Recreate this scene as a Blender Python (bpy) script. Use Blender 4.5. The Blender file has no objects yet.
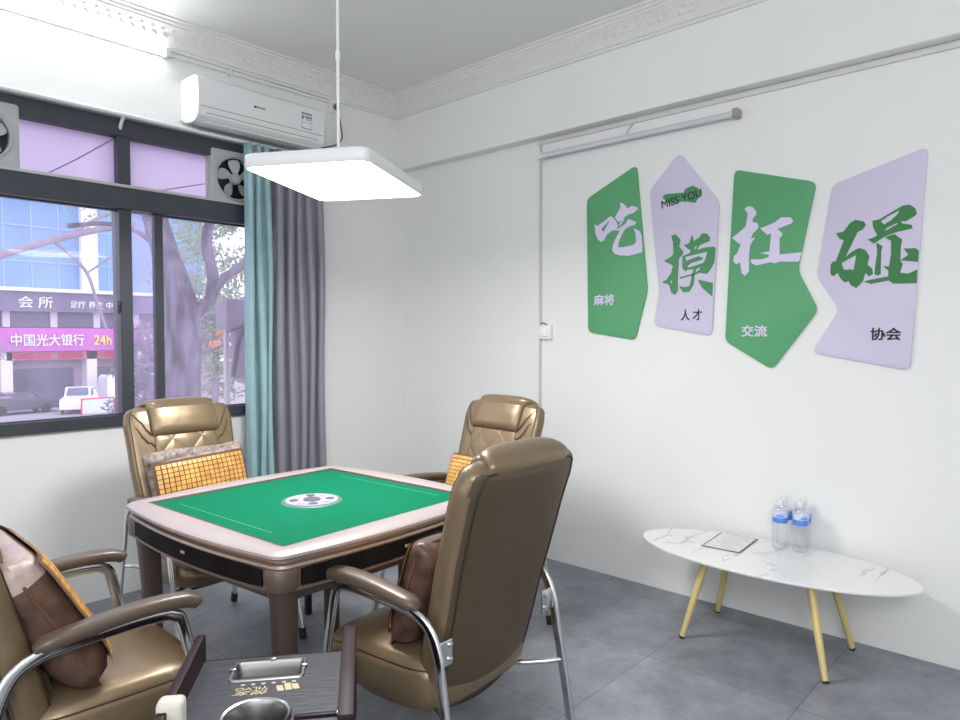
import bpy, bmesh, math, random
from math import sin, cos, pi, radians as rad
from mathutils import Vector, Matrix, geometry
random.seed(7)
SC = bpy.context.scene
COL = SC.collection

# ------------------------------------------------------------------ helpers
def mk(name, bm, mat, parent=None, smooth=40, loc=None):
    me = bpy.data.meshes.new(name)
    bmesh.ops.recalc_face_normals(bm, faces=bm.faces)
    bm.to_mesh(me); bm.free()
    o = bpy.data.objects.new(name, me); COL.objects.link(o)
    for m in (mat if isinstance(mat, (list, tuple)) else [mat]):
        me.materials.append(m)
    if smooth:
        for p in me.polygons: p.use_smooth = True
        me.set_sharp_from_angle(angle=rad(smooth))
    if parent: o.parent = parent
    if loc: o.location = loc
    return o

def thing(name, label, cat, loc=(0, 0, 0), rz=0, group=None):
    o = bpy.data.objects.new(name, None); COL.objects.link(o)
    o.empty_display_size = .1
    o.location = loc; o.rotation_euler = (0, 0, rz)
    return tag(o, label, cat, group)

def tag(o, label, cat, group=None):
    o['label'] = label; o['category'] = cat
    if group: o['group'] = group
    return o

def struct(o):
    o['kind'] = 'structure'; return o

def copy_tree(o, parent=None):
    c = o.copy(); COL.objects.link(c)
    if parent: c.parent = parent
    for ch in list(o.children): copy_tree(ch, c)
    return c

def box(bm, x0, x1, y0, y1, z0, z1, bev=0, seg=2, mi=0, M=None):
    r = bmesh.ops.create_cube(bm, size=1)
    vs = r['verts']
    for v in vs:
        v.co = Vector((x0 + (v.co.x + .5) * (x1 - x0), y0 + (v.co.y + .5) * (y1 - y0), z0 + (v.co.z + .5) * (z1 - z0)))
    fs = set(f for v in vs for f in v.link_faces)
    if bev:
        es = set(e for v in vs for e in v.link_edges)
        n0 = set(bm.verts) - set(vs)
        rr = bmesh.ops.bevel(bm, geom=list(es), offset=bev, segments=seg, profile=.5, affect='EDGES')
        vs = [v for v in bm.verts if v not in n0]
        fs = set(f for v in vs for f in v.link_faces)
    for f in fs: f.material_index = mi
    if M:
        for v in vs: v.co = M @ v.co
    return vs

def ring_loft(bm, rings, cap=True, mi=0, closed=True, loop=False):
    R = [[bm.verts.new(p) for p in r] for r in rings]
    n = len(R[0])
    pairs = list(zip(R[:-1], R[1:])) + ([(R[-1], R[0])] if loop else [])
    for a, b in pairs:
        for i in range(n if closed else n - 1):
            j = (i + 1) % n
            f = bm.faces.new((a[i], a[j], b[j], b[i])); f.material_index = mi
    if cap and not loop:
        f = bm.faces.new(R[0][::-1]); f.material_index = mi
        f = bm.faces.new(R[-1]); f.material_index = mi
    return R

def sgn(v): return -1 if v < 0 else 1
def sup(w, d, n, k=24, ph=0):
    out = []
    for i in range(k):
        t = 2 * pi * i / k + ph
        out.append((w * sgn(cos(t)) * abs(cos(t)) ** (2 / n), d * sgn(sin(t)) * abs(sin(t)) ** (2 / n)))
    return out

def catmull(pts, sub=6):
    pts = [Vector(p) for p in pts]
    P = [pts[0] * 2 - pts[1]] + pts + [pts[-1] * 2 - pts[-2]]
    out = []
    for i in range(1, len(P) - 2):
        for s in range(sub):
            t = s / sub
            a, b, c, d = P[i - 1], P[i], P[i + 1], P[i + 2]
            out.append(.5 * ((2 * b) + (-a + c) * t + (2 * a - 5 * b + 4 * c - d) * t * t + (-a + 3 * b - 3 * c + d) * t ** 3))
    out.append(pts[-1])
    return out

def tube(bm, path, ra, rb=None, k=12, up=None, mi=0, n=2, radii=None, loop=False):
    """sweep a (super)ellipse ra x rb: ra along side = up x tangent, rb along the other axis"""
    rb = rb or ra
    P = [Vector(p) for p in path]
    up = Vector(up) if up else None
    rings = []
    N = len(P); prev = None
    for i, p in enumerate(P):
        if loop: t = (P[(i + 1) % N] - P[i - 1]).normalized()
        else: t = (P[min(i + 1, N - 1)] - P[max(i - 1, 0)]).normalized()
        if up is not None: s = up.copy()
        elif prev is not None: s = prev - t * prev.dot(t)
        else:
            s = Vector((0, 0, 1)) if abs(t.z) < .9 else Vector((1, 0, 0))
        s = (s - t * s.dot(t)).normalized(); prev = s
        q = t.cross(s)
        k_ = radii[min(i, len(radii) - 1)] if radii else 1
        rings.append([p + s * (x * k_) + q * (y * k_) for x, y in sup(ra, rb, n, k)])
    return ring_loft(bm, rings, mi=mi, loop=loop)

def lathe(bm, prof, k=24, M=None, mi=0):
    rings = []
    for r, z in prof:
        rings.append([Vector((max(r, 1e-4) * cos(2 * pi * i / k), max(r, 1e-4) * sin(2 * pi * i / k), z)) for i in range(k)])
    if M: rings = [[M @ v for v in r] for r in rings]
    return ring_loft(bm, rings, mi=mi)

def poly_bm(polys, thick, M, bev=0):
    """polys: list of [outer, hole, ...] 2D outlines, extruded and mapped by M (local z = outwards)"""
    cu = bpy.data.curves.new('c', 'CURVE'); cu.dimensions = '2D'; cu.fill_mode = 'BOTH'
    cu.extrude = thick / 2 - bev; cu.bevel_depth = bev; cu.bevel_resolution = 1
    for grp in polys:
        for pl in grp:
            s = cu.splines.new('POLY'); s.points.add(len(pl) - 1)
            for i, (x, y) in enumerate(pl): s.points[i].co = (x, y, 0, 1)
            s.use_cyclic_u = True
    return curve_bm(cu, M)

def curve_bm(cu, M):
    o = bpy.data.objects.new('c', cu); COL.objects.link(o)
    bpy.context.view_layer.update()
    me = bpy.data.meshes.new_from_object(o.evaluated_get(bpy.context.evaluated_depsgraph_get()))
    bpy.data.objects.remove(o); bpy.data.curves.remove(cu)
    bm = bmesh.new(); bm.from_mesh(me); bpy.data.meshes.remove(me)
    bmesh.ops.remove_doubles(bm, verts=bm.verts, dist=1e-6)
    for v in bm.verts: v.co = M @ v.co
    return bm

def text_bm(body, width, height, M, thick=.001, bold=0, shear=0):
    """text scaled to fill width x height, centred on M's origin"""
    cu = bpy.data.curves.new('t', 'FONT'); cu.body = body; cu.extrude = thick / 2; cu.shear = shear
    bm = curve_bm(cu, Matrix.Identity(4))
    if bold:      # heavier strokes: the same glyphs repeated with tiny offsets
        g = bmesh.ops.duplicate(bm, geom=bm.verts[:] + bm.edges[:] + bm.faces[:])
        dup = [v for v in g['geom'] if isinstance(v, bmesh.types.BMVert)]
        for v in dup: v.co += Vector((bold, 0, 0))
        for dx, dy in ((0, bold * .8), (bold, bold * .8), (bold * .5, bold * .4)):
            g2 = bmesh.ops.duplicate(bm, geom=[x for x in g['geom']])
            zz = .25 * thick * (1 + [0, bold, bold * .5].index(dx))
            for v in g2['geom']:
                if isinstance(v, bmesh.types.BMVert): v.co += Vector((dx - bold, dy, zz))
        for v in dup: v.co.z += thick * .13
    xs = [v.co.x for v in bm.verts]; ys = [v.co.y for v in bm.verts]
    cx, cy = (min(xs) + max(xs)) / 2, (min(ys) + max(ys)) / 2
    sx = width / (max(xs) - min(xs)); sy = height / (max(ys) - min(ys)) if height else sx
    for v in bm.verts: v.co = M @ Vector(((v.co.x - cx) * sx, (v.co.y - cy) * sy, v.co.z))
    return bm

def frame(o, x, y, z):
    m = Matrix.Identity(4)
    for i, a in enumerate((x, y, z)):
        for j in range(3): m[j][i] = a[j]
    for j in range(3): m[j][3] = o[j]
    return m
def on_east(y, z, off): return frame((off, y, z), (0, -1, 0), (0, 0, 1), (-1, 0, 0))
def on_north(x, z, off): return frame((x, off, z), (1, 0, 0), (0, 0, 1), (0, -1, 0))
def flat(x, y, z, a=0): return frame((x, y, z), (cos(a), sin(a), 0), (-sin(a), cos(a), 0), (0, 0, 1))

def rounded(pts, r, seg=5):
    out = []; n = len(pts)
    for i in range(n):
        a, b, c = Vector(pts[i - 1]), Vector(pts[i]), Vector(pts[(i + 1) % n])
        u, v = (a - b), (c - b)
        k = min(r, u.length * .4, v.length * .4)
        p, q = b + u.normalized() * k, b + v.normalized() * k
        for s in range(seg + 1):
            t = s / seg
            out.append(tuple((1 - t) ** 2 * p + 2 * t * (1 - t) * b + t * t * q))
    return out

# ------------------------------------------------------------------ materials
def lin(c): return tuple(((x / 255) / 12.92 if x / 255 <= .04045 else ((x / 255 + .055) / 1.055) ** 2.4) for x in c) + (1,)
class NT:
    def __init__(s, name):
        s.m = bpy.data.materials.new(name); s.m.use_nodes = True
        s.t = s.m.node_tree; s.n = s.t.nodes; s.l = s.t.links
        s.b = s.n.get('Principled BSDF'); s.out = s.n.get('Material Output')
    def add(s, typ, **kw):
        n = s.n.new(typ)
        for k, v in kw.items():
            if k in n.inputs: n.inputs[k].default_value = v
            else: setattr(n, k, v)
        return n
    def link(s, a, b): s.l.new(a, b)
    def coords(s): return s.add('ShaderNodeTexCoord').outputs['Object']

def mat(name, col, rough=.5, metal=0, var=0, vscale=6, bump=0, bscale=60, coat=0, spec=None, detail=4, stretch=None):
    """every material is node based: base colour varied by noise and a noise bump"""
    s = NT(name); b = s.b
    b.inputs['Roughness'].default_value = rough; b.inputs['Metallic'].default_value = metal
    if coat: b.inputs['Coat Weight'].default_value = coat; b.inputs['Coat Roughness'].default_value = .15
    if spec is not None: b.inputs['Specular IOR Level'].default_value = spec
    co = s.coords()
    if stretch:
        mp = s.add('ShaderNodeMapping'); mp.inputs['Scale'].default_value = stretch
        s.link(co, mp.inputs[0]); co = mp.outputs[0]
    n1 = s.add('ShaderNodeTexNoise', Scale=vscale, Detail=detail); s.link(co, n1.inputs['Vector'])
    mr = s.add('ShaderNodeMapRange'); mr.inputs['From Min'].default_value = .3; mr.inputs['From Max'].default_value = .7
    mr.inputs['To Min'].default_value = 1 - var; mr.inputs['To Max'].default_value = 1 + var
    s.link(n1.outputs[0], mr.inputs[0])
    mx = s.add('ShaderNodeVectorMath', operation='SCALE'); mx.inputs[0].default_value = col[:3]
    s.link(mr.outputs[0], mx.inputs['Scale']); s.link(mx.outputs[0], b.inputs['Base Color'])
    if bump:
        n2 = s.add('ShaderNodeTexNoise', Scale=bscale, Detail=3.0); s.link(co, n2.inputs['Vector'])
        bp = s.add('ShaderNodeBump', Strength=bump, Distance=.01); s.link(n2.outputs[0], bp.inputs['Height'])
        s.link(bp.outputs[0], b.inputs['Normal'])
    return s.m

def emis(name, col, st):
    s = NT(name); s.n.remove(s.b)
    e = s.add('ShaderNodeEmission'); e.inputs[0].default_value = col; e.inputs[1].default_value = st
    s.link(e.outputs[0], s.out.inputs[0]); return s.m

def film_glass(name, tint, film, amt, amt_var=.0, refl=.08):
    """window glass with a translucent film"""
    s = NT(name); s.n.remove(s.b)
    t = s.add('ShaderNodeBsdfTransparent'); t.inputs[0].default_value = tint
    d = s.add('ShaderNodeBsdfTranslucent'); d.inputs[0].default_value = film
    no = s.add('ShaderNodeTexNoise', Scale=3.0, Detail=5.0)
    mp = s.add('ShaderNodeMapping'); mp.inputs['Scale'].default_value = (1.5, 1, .5)
    s.link(s.coords(), mp.inputs[0]); s.link(mp.outputs[0], no.inputs['Vector'])
    mr = s.add('ShaderNodeMapRange'); mr.inputs['From Min'].default_value = .3; mr.inputs['From Max'].default_value = .7
    mr.inputs['To Min'].default_value = amt - amt_var; mr.inputs['To Max'].default_value = amt + amt_var
    s.link(no.outputs[0], mr.inputs[0])
    m = s.add('ShaderNodeMixShader'); s.link(mr.outputs[0], m.inputs[0])
    s.link(t.outputs[0], m.inputs[1]); s.link(d.outputs[0], m.inputs[2])
    g = s.add('ShaderNodeBsdfGlossy'); g.inputs['Roughness'].default_value = .02
    m2 = s.add('ShaderNodeMixShader'); m2.inputs[0].default_value = refl * .4
    s.link(m.outputs[0], m2.inputs[1]); s.link(g.outputs[0], m2.inputs[2])
    s.link(m2.outputs[0], s.out.inputs[0]); return s.m

WHITE = mat('wall_plaster', (.80, .81, .80), .75, var=.015, vscale=1.5, bump=.06, bscale=35)
CEILM = mat('ceiling_paint', (.80, .80, .79), .8, var=.01, bump=.04, bscale=30)
CORN = mat('cornice_gypsum', (.74, .74, .72), .7, var=.02, bump=.15, bscale=60)
BEAMEDGE = mat('skim_plaster', (.62, .61, .59), .8, var=.03)

def floor_mat():
    s = NT('grey_tile'); b = s.b
    co = s.coords()
    mp = s.add('ShaderNodeMapping'); mp.inputs['Location'].default_value = (-2.63 + .613 * 20, -1.42 + .613 * 20, 0)
    s.link(co, mp.inputs[0])
    br = s.add('ShaderNodeTexBrick', offset=0.0, squash=1.0)
    br.inputs['Scale'].default_value = 1; br.inputs['Brick Width'].default_value = .613; br.inputs['Row Height'].default_value = .613
    br.inputs['Mortar Size'].default_value = .0018; br.inputs['Mortar Smooth'].default_value = .3
    br.inputs['Color1'].default_value = (1, 1, 1, 1); br.inputs['Color2'].default_value = (.86, .87, .88, 1); br.inputs['Mortar'].default_value = (.42, .42, .42, 1)
    s.link(mp.outputs[0], br.inputs['Vector'])
    n1 = s.add('ShaderNodeTexNoise', Scale=4.5, Detail=12.0, Roughness=.72); s.link(co, n1.inputs['Vector'])
    cr = s.add('ShaderNodeValToRGB')
    cr.color_ramp.elements[0].position = .3; cr.color_ramp.elements[0].color = (.155, .168, .195, 1)
    cr.color_ramp.elements[1].position = .72; cr.color_ramp.elements[1].color = (.34, .355, .39, 1)
    s.link(n1.outputs[0], cr.inputs[0])
    mx = s.add('ShaderNodeMix', data_type='RGBA', blend_type='MULTIPLY'); mx.inputs[0].default_value = 1
    s.link(cr.outputs[0], mx.inputs[6]); s.link(br.outputs['Color'], mx.inputs[7]); s.link(mx.outputs[2], b.inputs['Base Color'])
    n2 = s.add('ShaderNodeTexNoise', Scale=12.0, Detail=5.0); s.link(co, n2.inputs['Vector'])
    mr = s.add('ShaderNodeMapRange'); mr.inputs['To Min'].default_value = .22; mr.inputs['To Max'].default_value = .5
    s.link(n2.outputs[0], mr.inputs[0]); s.link(mr.outputs[0], b.inputs['Roughness'])
    bp = s.add('ShaderNodeBump', Strength=.25, Distance=.003, invert=True); s.link(br.outputs['Fac'], bp.inputs['Height']); s.link(bp.outputs[0], b.inputs['Normal'])
    return s.m
FLOOR = floor_mat()

FRAME = mat('window_aluminium', (.060, .068, .082), .4, .3, var=.06)
FRAMEL = mat('pale_sill_strip', (.50, .50, .49), .5, .2, var=.05)
WPLAST = mat('white_plastic', (.78, .79, .80), .35, var=.01)
GPLAST = mat('grey_plastic', (.46, .47, .48), .45, var=.03)
BLACKP = mat('black_plastic', (.012, .012, .016), .4, var=.1)
LINE = mat('panel_gap', (.20, .20, .21), .6)
CHROME = mat('chrome', (.72, .73, .74), .13, 1, var=.03)
STEEL = mat('brushed_steel', (.36, .36, .36), .3, 1, var=.05, stretch=(1, 20, 1))
RUBBER = mat('black_rubber', (.015, .015, .016), .7)
BRONZE = (.235, .172, .104)
LEATHER = mat('bronze_leatherette', BRONZE, .36, .45, var=.06, vscale=5, bump=.22, bscale=16, coat=.08)
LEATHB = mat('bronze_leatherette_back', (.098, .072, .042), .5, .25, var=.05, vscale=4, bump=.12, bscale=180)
ARMM = mat('brown_arm_leatherette', (.125, .094, .072), .38, .25, var=.05, bump=.06, bscale=40, coat=.1)
SEAM = mat('dark_seam', (.035, .022, .012), .6)
def quilt():
    s = NT('quilted_leatherette'); b = s.b
    b.inputs['Base Color'].default_value = BRONZE + (1,); b.inputs['Metallic'].default_value = .45; b.inputs['Roughness'].default_value = .36
    co = s.coords(); hs = []
    for a in (45, -45):
        mp = s.add('ShaderNodeMapping'); mp.inputs['Rotation'].default_value = (0, rad(a), 0); s.link(co, mp.inputs[0])
        w = s.add('ShaderNodeTexWave', bands_direction='X', wave_profile='SIN', Scale=3.2); s.link(mp.outputs[0], w.inputs['Vector'])
        p = s.add('ShaderNodeMath', operation='POWER'); p.inputs[1].default_value = .35; s.link(w.outputs['Fac'], p.inputs[0]); hs.append(p)
    m = s.add('ShaderNodeMath', operation='MINIMUM'); s.link(hs[0].outputs[0], m.inputs[0]); s.link(hs[1].outputs[0], m.inputs[1])
    bp = s.add('ShaderNodeBump', Strength=.5, Distance=.008); s.link(m.outputs[0], bp.inputs['Height']); s.link(bp.outputs[0], b.inputs['Normal'])
    return s.m
QUILT = quilt()

FELT = mat('green_felt', (.0, .140, .068), .95, var=.03, vscale=4, bump=.1, bscale=700, spec=.15)
FELTL = mat('pale_green_line', (.16, .48, .33), .8)
RIM = mat('champagne_rim', (.40, .345, .34), .45, .2, var=.02, coat=.15)
RIMD = mat('bronze_body', (.20, .16, .135), .4, .5, var=.03)
LEGM = mat('brown_table_leg', (.095, .073, .06), .42, .35, var=.05)
GROOVE = mat('dark_groove', (.06, .035, .025), .5)
def mesh_panel():
    s = NT('perforated_panel'); b = s.b; b.inputs['Roughness'].default_value = .6; b.inputs['Specular IOR Level'].default_value = .08
    co = s.coords()
    mp = s.add('ShaderNodeMapping'); mp.inputs['Scale'].default_value = (90, 90, 90); s.link(co, mp.inputs[0])
    v = s.add('ShaderNodeTexVoronoi', Scale=1.0); v.inputs['Randomness'].default_value = 0; s.link(mp.outputs[0], v.inputs['Vector'])
    cr = s.add('ShaderNodeValToRGB'); cr.color_ramp.elements[0].position = .32; cr.color_ramp.elements[0].color = (.002, .002, .003, 1)
    cr.color_ramp.elements[1].position = .42; cr.color_ramp.elements[1].color = (.010, .010, .012, 1)
    s.link(v.outputs['Distance'], cr.inputs[0]); s.link(cr.outputs[0], b.inputs['Base Color']); return s.m
PANEL = mesh_panel()
DARKW = mat('dark_tray_board', (.022, .008, .011), .45, var=.15, spec=.18)
TRAYM = mat('slate_tray_top', (.022, .026, .038), .5, var=.25, vscale=9, bump=.15, bscale=25, stretch=(1, 5, 1))
GOLD = mat('gold_print', (.62, .50, .30), .4, .2)
CREAM = mat('cream_plastic', (.66, .63, .55), .45, var=.02)
TAUPE = mat('grey_floral_fabric', (.30, .245, .215), .8, var=.45, vscale=55, detail=2, bump=.2, bscale=80)
BROWNF = mat('brown_satin_fabric', (.105, .058, .040), .4, var=.5, vscale=22, bump=.3, bscale=25)
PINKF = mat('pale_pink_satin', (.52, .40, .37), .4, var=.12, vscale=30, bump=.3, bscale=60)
BAMB = mat('bamboo_tile', (.66, .35, .095), .4, var=.22, vscale=28, detail=1, coat=.25)
BAMBD = mat('brown_mat_border', (.12, .055, .03), .7)
CORD = mat('mat_cord', (.10, .045, .02), .8)

def marble():
    s = NT('white_marble'); b = s.b; b.inputs['Roughness'].default_value = .25; b.inputs['Coat Weight'].default_value = .2
    co = s.coords()
    mp = s.add('ShaderNodeMapping'); mp.inputs['Rotation'].default_value = (0, 0, rad(62)); mp.inputs['Scale'].default_value = (1.3, 3.2, 1); s.link(co, mp.inputs[0])
    n = s.add('ShaderNodeTexNoise', Scale=1.7, Detail=5.0, Distortion=.8); s.link(mp.outputs[0], n.inputs['Vector'])
    m = s.add('ShaderNodeMath', operation='SUBTRACT'); m.inputs[1].default_value = .5; s.link(n.outputs[0], m.inputs[0])
    a = s.add('ShaderNodeMath', operation='ABSOLUTE'); s.link(m.outputs[0], a.inputs[0])
    n2 = s.add('ShaderNodeTexNoise', Scale=2.0, Detail=2.0); s.link(co, n2.inputs['Vector'])
    cr = s.add('ShaderNodeValToRGB'); e = cr.color_ramp.elements
    e[0].position = 0; e[0].color = (.33, .34, .35, 1); e[1].position = .022; e[1].color = (.80, .80, .79, 1)
    s.link(a.outputs[0], cr.inputs[0])
    mr = s.add('ShaderNodeMapRange'); mr.inputs['From Min'].default_value = .45; mr.inputs['From Max'].default_value = .6; s.link(n2.outputs[0], mr.inputs[0])
    mx = s.add('ShaderNodeMix', data_type='RGBA'); mx.inputs[6].default_value = (.80, .80, .79, 1)
    s.link(mr.outputs[0], mx.inputs[0]); s.link(cr.outputs[0], mx.inputs[7]); s.link(mx.outputs[2], b.inputs['Base Color']); return s.m
MARBLE = marble()
BRASS = mat('gold_leg', (.72, .59, .26), .4, .25, var=.04)
GREEN = mat('green_board', lin((86, 160, 110)), .55, var=.03, vscale=3)
LILAC = mat('lilac_board', lin((205, 198, 222)), .55, var=.01, vscale=3)
GREEND = mat('green_brush_ink', lin((68, 140, 90)), .55)
GREEND2 = mat('dark_green_brush_ink', lin((52, 122, 66)), .55)
LILACL = mat('pale_lilac_ink', lin((216, 208, 236)), .55)
INK = mat('black_ink', (.012, .012, .014), .5)
EDGE = mat('board_edge', (.50, .50, .50), .6)
TEAL = mat('teal_curtain_cloth', (.30, .47, .51), .55, var=.08, vscale=8, bump=.15, bscale=30)
GREYC = mat('grey_curtain_cloth', (.25, .245, .285), .5, var=.05, vscale=6, bump=.08, bscale=60)
def clearmat(name, tint):
    s = NT(name); s.n.remove(s.b)
    t = s.add('ShaderNodeBsdfTransparent'); t.inputs[0].default_value = tint
    g = s.add('ShaderNodeBsdfGlossy'); g.inputs['Roughness'].default_value = .06
    lw = s.add('ShaderNodeLayerWeight', Blend=.42)
    mr = s.add('ShaderNodeMapRange'); mr.inputs['To Min'].default_value = .03; mr.inputs['To Max'].default_value = .40; s.link(lw.outputs['Facing'], mr.inputs[0])
    m = s.add('ShaderNodeMixShader'); s.link(mr.outputs[0], m.inputs[0]); s.link(t.outputs[0], m.inputs[1]); s.link(g.outputs[0], m.inputs[2])
    s.link(m.outputs[0], s.out.inputs[0]); return s.m
PET = clearmat('clear_bottle', (.985, .99, .995, 1))
LABB = mat('blue_label', (.10, .24, .72), .4); LABW = mat('pale_label', (.62, .68, .86), .4); CAPW = mat('white_cap', (.74, .75, .78), .4)
PAPER = mat('white_paper', (.74, .74, .75), .5); INKG = mat('grey_ink', (.40, .40, .44), .6); CARDF = mat('grey_card_frame', (.13, .13, .14), .4)
# ------------------------------------------------------------------ the room
X0, Y0, ZC = 3.389, 3.841, 3.09
WX, SY = -2.2, -2.4
bm = bmesh.new(); box(bm, WX - .2, X0 + .2, SY - .2, Y0 + .2, -.2, 0); struct(mk('floor', bm, FLOOR, smooth=0))
bm = bmesh.new(); box(bm, WX - .2, X0 + .2, SY - .2, Y0 + .2, ZC, ZC + .2); struct(mk('ceiling', bm, CEILM, smooth=0))
bm = bmesh.new(); box(bm, X0, X0 + .2, SY - .2, Y0 + .2, 0, ZC); struct(mk('wall_east', bm, WHITE, smooth=0))
bm = bmesh.new(); box(bm, WX - .2, X0, SY - .2, SY, 0, ZC); struct(mk('wall_south', bm, WHITE, smooth=0))
# west wall with an unseen, unglazed opening added to let in more daylight
bm = bmesh.new(); box(bm, WX - .2, WX, SY, -1.9, 0, ZC); box(bm, WX - .2, WX, 2.4, Y0, 0, ZC); box(bm, WX - .2, WX, -1.9, 2.4, 2.5, ZC); box(bm, WX - .2, WX, -1.9, 2.4, 0, .5)
struct(mk('wall_west', bm, WHITE, smooth=0))
# north wall with the window opening
WL, WR, WB, WT = -.62, 2.235, .905, 2.515
bm = bmesh.new()
box(bm, WX, WL, Y0, Y0 + .2, 0, ZC); box(bm, WR, X0, Y0, Y0 + .2, 0, ZC)
box(bm, WL, WR, Y0, Y0 + .2, 0, WB); box(bm, WL, WR, Y0, Y0 + .2, WT, ZC)
struct(mk('wall_north', bm, WHITE, smooth=0))
# beam along the east wall under the ceiling and its slightly proud lower skim line
bm = bmesh.new(); box(bm, 3.31, X0, SY, Y0, 2.575, ZC, bev=.004); struct(mk('trim_1', bm, WHITE, smooth=0))
# cornices: profile (out, down) swept along the wall
PROF = [(0, -.148), (.012, -.148), (.014, -.136), (.024, -.130), (.024, -.122), (.030, -.112), (.045, -.075), (.066, -.048), (.078, -.040), (.078, -.030), (.088, -.026), (.090, -.014), (.104, -.010), (.104, 0), (0, 0)]
def cornice(name, wall):
    bm = bmesh.new(); n = 140 if wall == 'n' else 160
    rings = []
    a, b = (WX, 3.31) if wall == 'n' else (SY, Y0)
    for i in (0, 1):
        t = a + (b - a) * i
        rings.append([Vector((t, Y0 - o, ZC + d)) if wall == 'n' else Vector((3.31 - o, t, ZC + d)) for o, d in PROF])
    ring_loft(bm, rings)
    # raised leaf ornament along the cove
    L = b - a; k = int(L / .055)
    for i in range(k):
        t = a + (i + .5) * L / k
        for (o, d, s, f) in ((.043, -.088, .020, 1), (.060, -.062, .015, -1)):
            c = Vector((t + f * .008, Y0 - o, ZC + d)) if wall == 'n' else Vector((3.31 - o, t + f * .008, ZC + d))
            r = bmesh.ops.create_icosphere(bm, subdivisions=1, radius=1)
            for v in r['verts']:
                q = Vector((v.co.x * s * .9, v.co.y * .006, v.co.z * s * .55))
                q = Matrix.Rotation(f * .6, 3, 'Y') @ q
                if wall != 'n': q = Vector((q.y, q.x, q.z))
                v.co = c + q
    struct(mk(name, bm, CORN, smooth=45))
cornice('trim_2', 'n'); cornice('trim_3', 'e')

# ---- the window
GL_LOW = film_glass('hazy_window_glass', (.97, .94, 1, 1), (.93, .88, 1.0, 1), .08, .03, .01)  # pale film veils the view, putting haze into the glass
GL_UP = film_glass('lilac_film_glass', (.93, .87, .96, 1), (.76, .68, .82, 1), .80, .03, .01)
W = struct(bpy.data.objects.new('window_1', None)); COL.objects.link(W); W.location = (0, Y0, 0)
ym = .02
def wbox(bm, x0, x1, z0, z1, y0=-.03, y1=.06, bev=.003): box(bm, x0, x1, y0, y1, z0, z1, bev=bev, seg=1)
bm = bmesh.new()
wbox(bm, WL, WR, 2.415, WT, -.035, .08); wbox(bm, WL, WR, .905, .962, -.03, .08)
wbox(bm, WL, WL + .06, .962, 2.415); wbox(bm, 2.19, WR, .962, 2.415)
wbox(bm, 1.391, 1.453, .962, 2.415, -.035, .07); wbox(bm, .22, .28, .962, 2.415, -.035, .07)
mk('window_frame', bm, FRAME, W, smooth=0)
bm = bmesh.new(); wbox(bm, WL, WR, 2.04, 2.150, -.055, .07); mk('transom_rail', bm, FRAME, W, smooth=0)
bm = bmesh.new(); wbox(bm, WL, WR, 2.150, 2.165, -.058, .03, .001); mk('transom_ledge', bm, FRAMEL, W, smooth=0)
bm = bmesh.new(); wbox(bm, WL, WR, .893, .905, -.006, .03, .001); mk('sill_strip', bm, FRAMEL, W, smooth=0)
for x0, x1, nm in ((1.581, 1.626, 'sash_stile'), (.01, .06, 'sash_stile')):
    bm = bmesh.new(); wbox(bm, x0, x1, .962, 2.04, -.01, .03, .002); mk(nm, bm, FRAME, W, smooth=0)
bm = bmesh.new()
for x0, x1 in ((.28, 1.391), (1.626, 2.19)):
    wbox(bm, x0, x1, .955, .968, 0, .03, .002); wbox(bm, x0, x1, 2.032, 2.045, 0, .03, .002)
mk('sash_rail', bm, FRAME, W, smooth=0)
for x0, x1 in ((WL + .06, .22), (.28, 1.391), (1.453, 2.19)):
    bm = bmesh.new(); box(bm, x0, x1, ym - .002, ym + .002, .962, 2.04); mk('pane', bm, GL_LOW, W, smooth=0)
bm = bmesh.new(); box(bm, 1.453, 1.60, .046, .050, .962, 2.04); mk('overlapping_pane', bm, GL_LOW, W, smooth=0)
for x0, x1 in ((WL + .06, .22), (.28, .65), (.955, 1.391), (1.453, 1.895)):
    bm = bmesh.new(); box(bm, x0, x1, ym - .002, ym + .002, 2.165, 2.415); mk('upper_pane', bm, GL_UP, W, smooth=0)
bm = bmesh.new(); box(bm, 1.372, 1.392, -.05, -.03, 1.50, 1.56, bev=.004); tube(bm, [(1.38, -.05, 1.53), (1.37, -.07, 1.525), (1.368, -.07, 1.49)], .005)
mk('latch', bm, BLACKP, W)
# small joint strips beside the fans and cracks taped on the upper panes
bm = bmesh.new(); wbox(bm, .944, .957, 2.165, 2.415, -.01, .02, .001); wbox(bm, 1.885, 1.897, 2.165, 2.415, -.01, .02, .001); mk('glazing_bead', bm, FRAMEL, W, smooth=0)
bm = bmesh.new(); tube(bm, [(1.07, .014, 2.168), (1.20, .014, 2.26), (1.385, .014, 2.405)], .0035, k=6)
tube(bm, [(1.60, .014, 2.168), (1.75, .014, 2.215), (1.88, .014, 2.255)], .003, k=6); mk('glass_crack', bm, mat('crack_line', (.35, .27, .42), .6), W)

# bars across the added west opening, out of view
bm = bmesh.new()
for y in (-1.9, -.5, .95, 2.35): box(bm, WX - .12, WX - .05, y, y + .05, .5, 2.5)
box(bm, WX - .12, WX - .05, -1.9, 2.4, .5, .55); box(bm, WX - .12, WX - .05, -1.9, 2.4, 2.45, 2.5)
struct(mk('fill_opening_frame', bm, FRAME, smooth=0))

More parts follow.
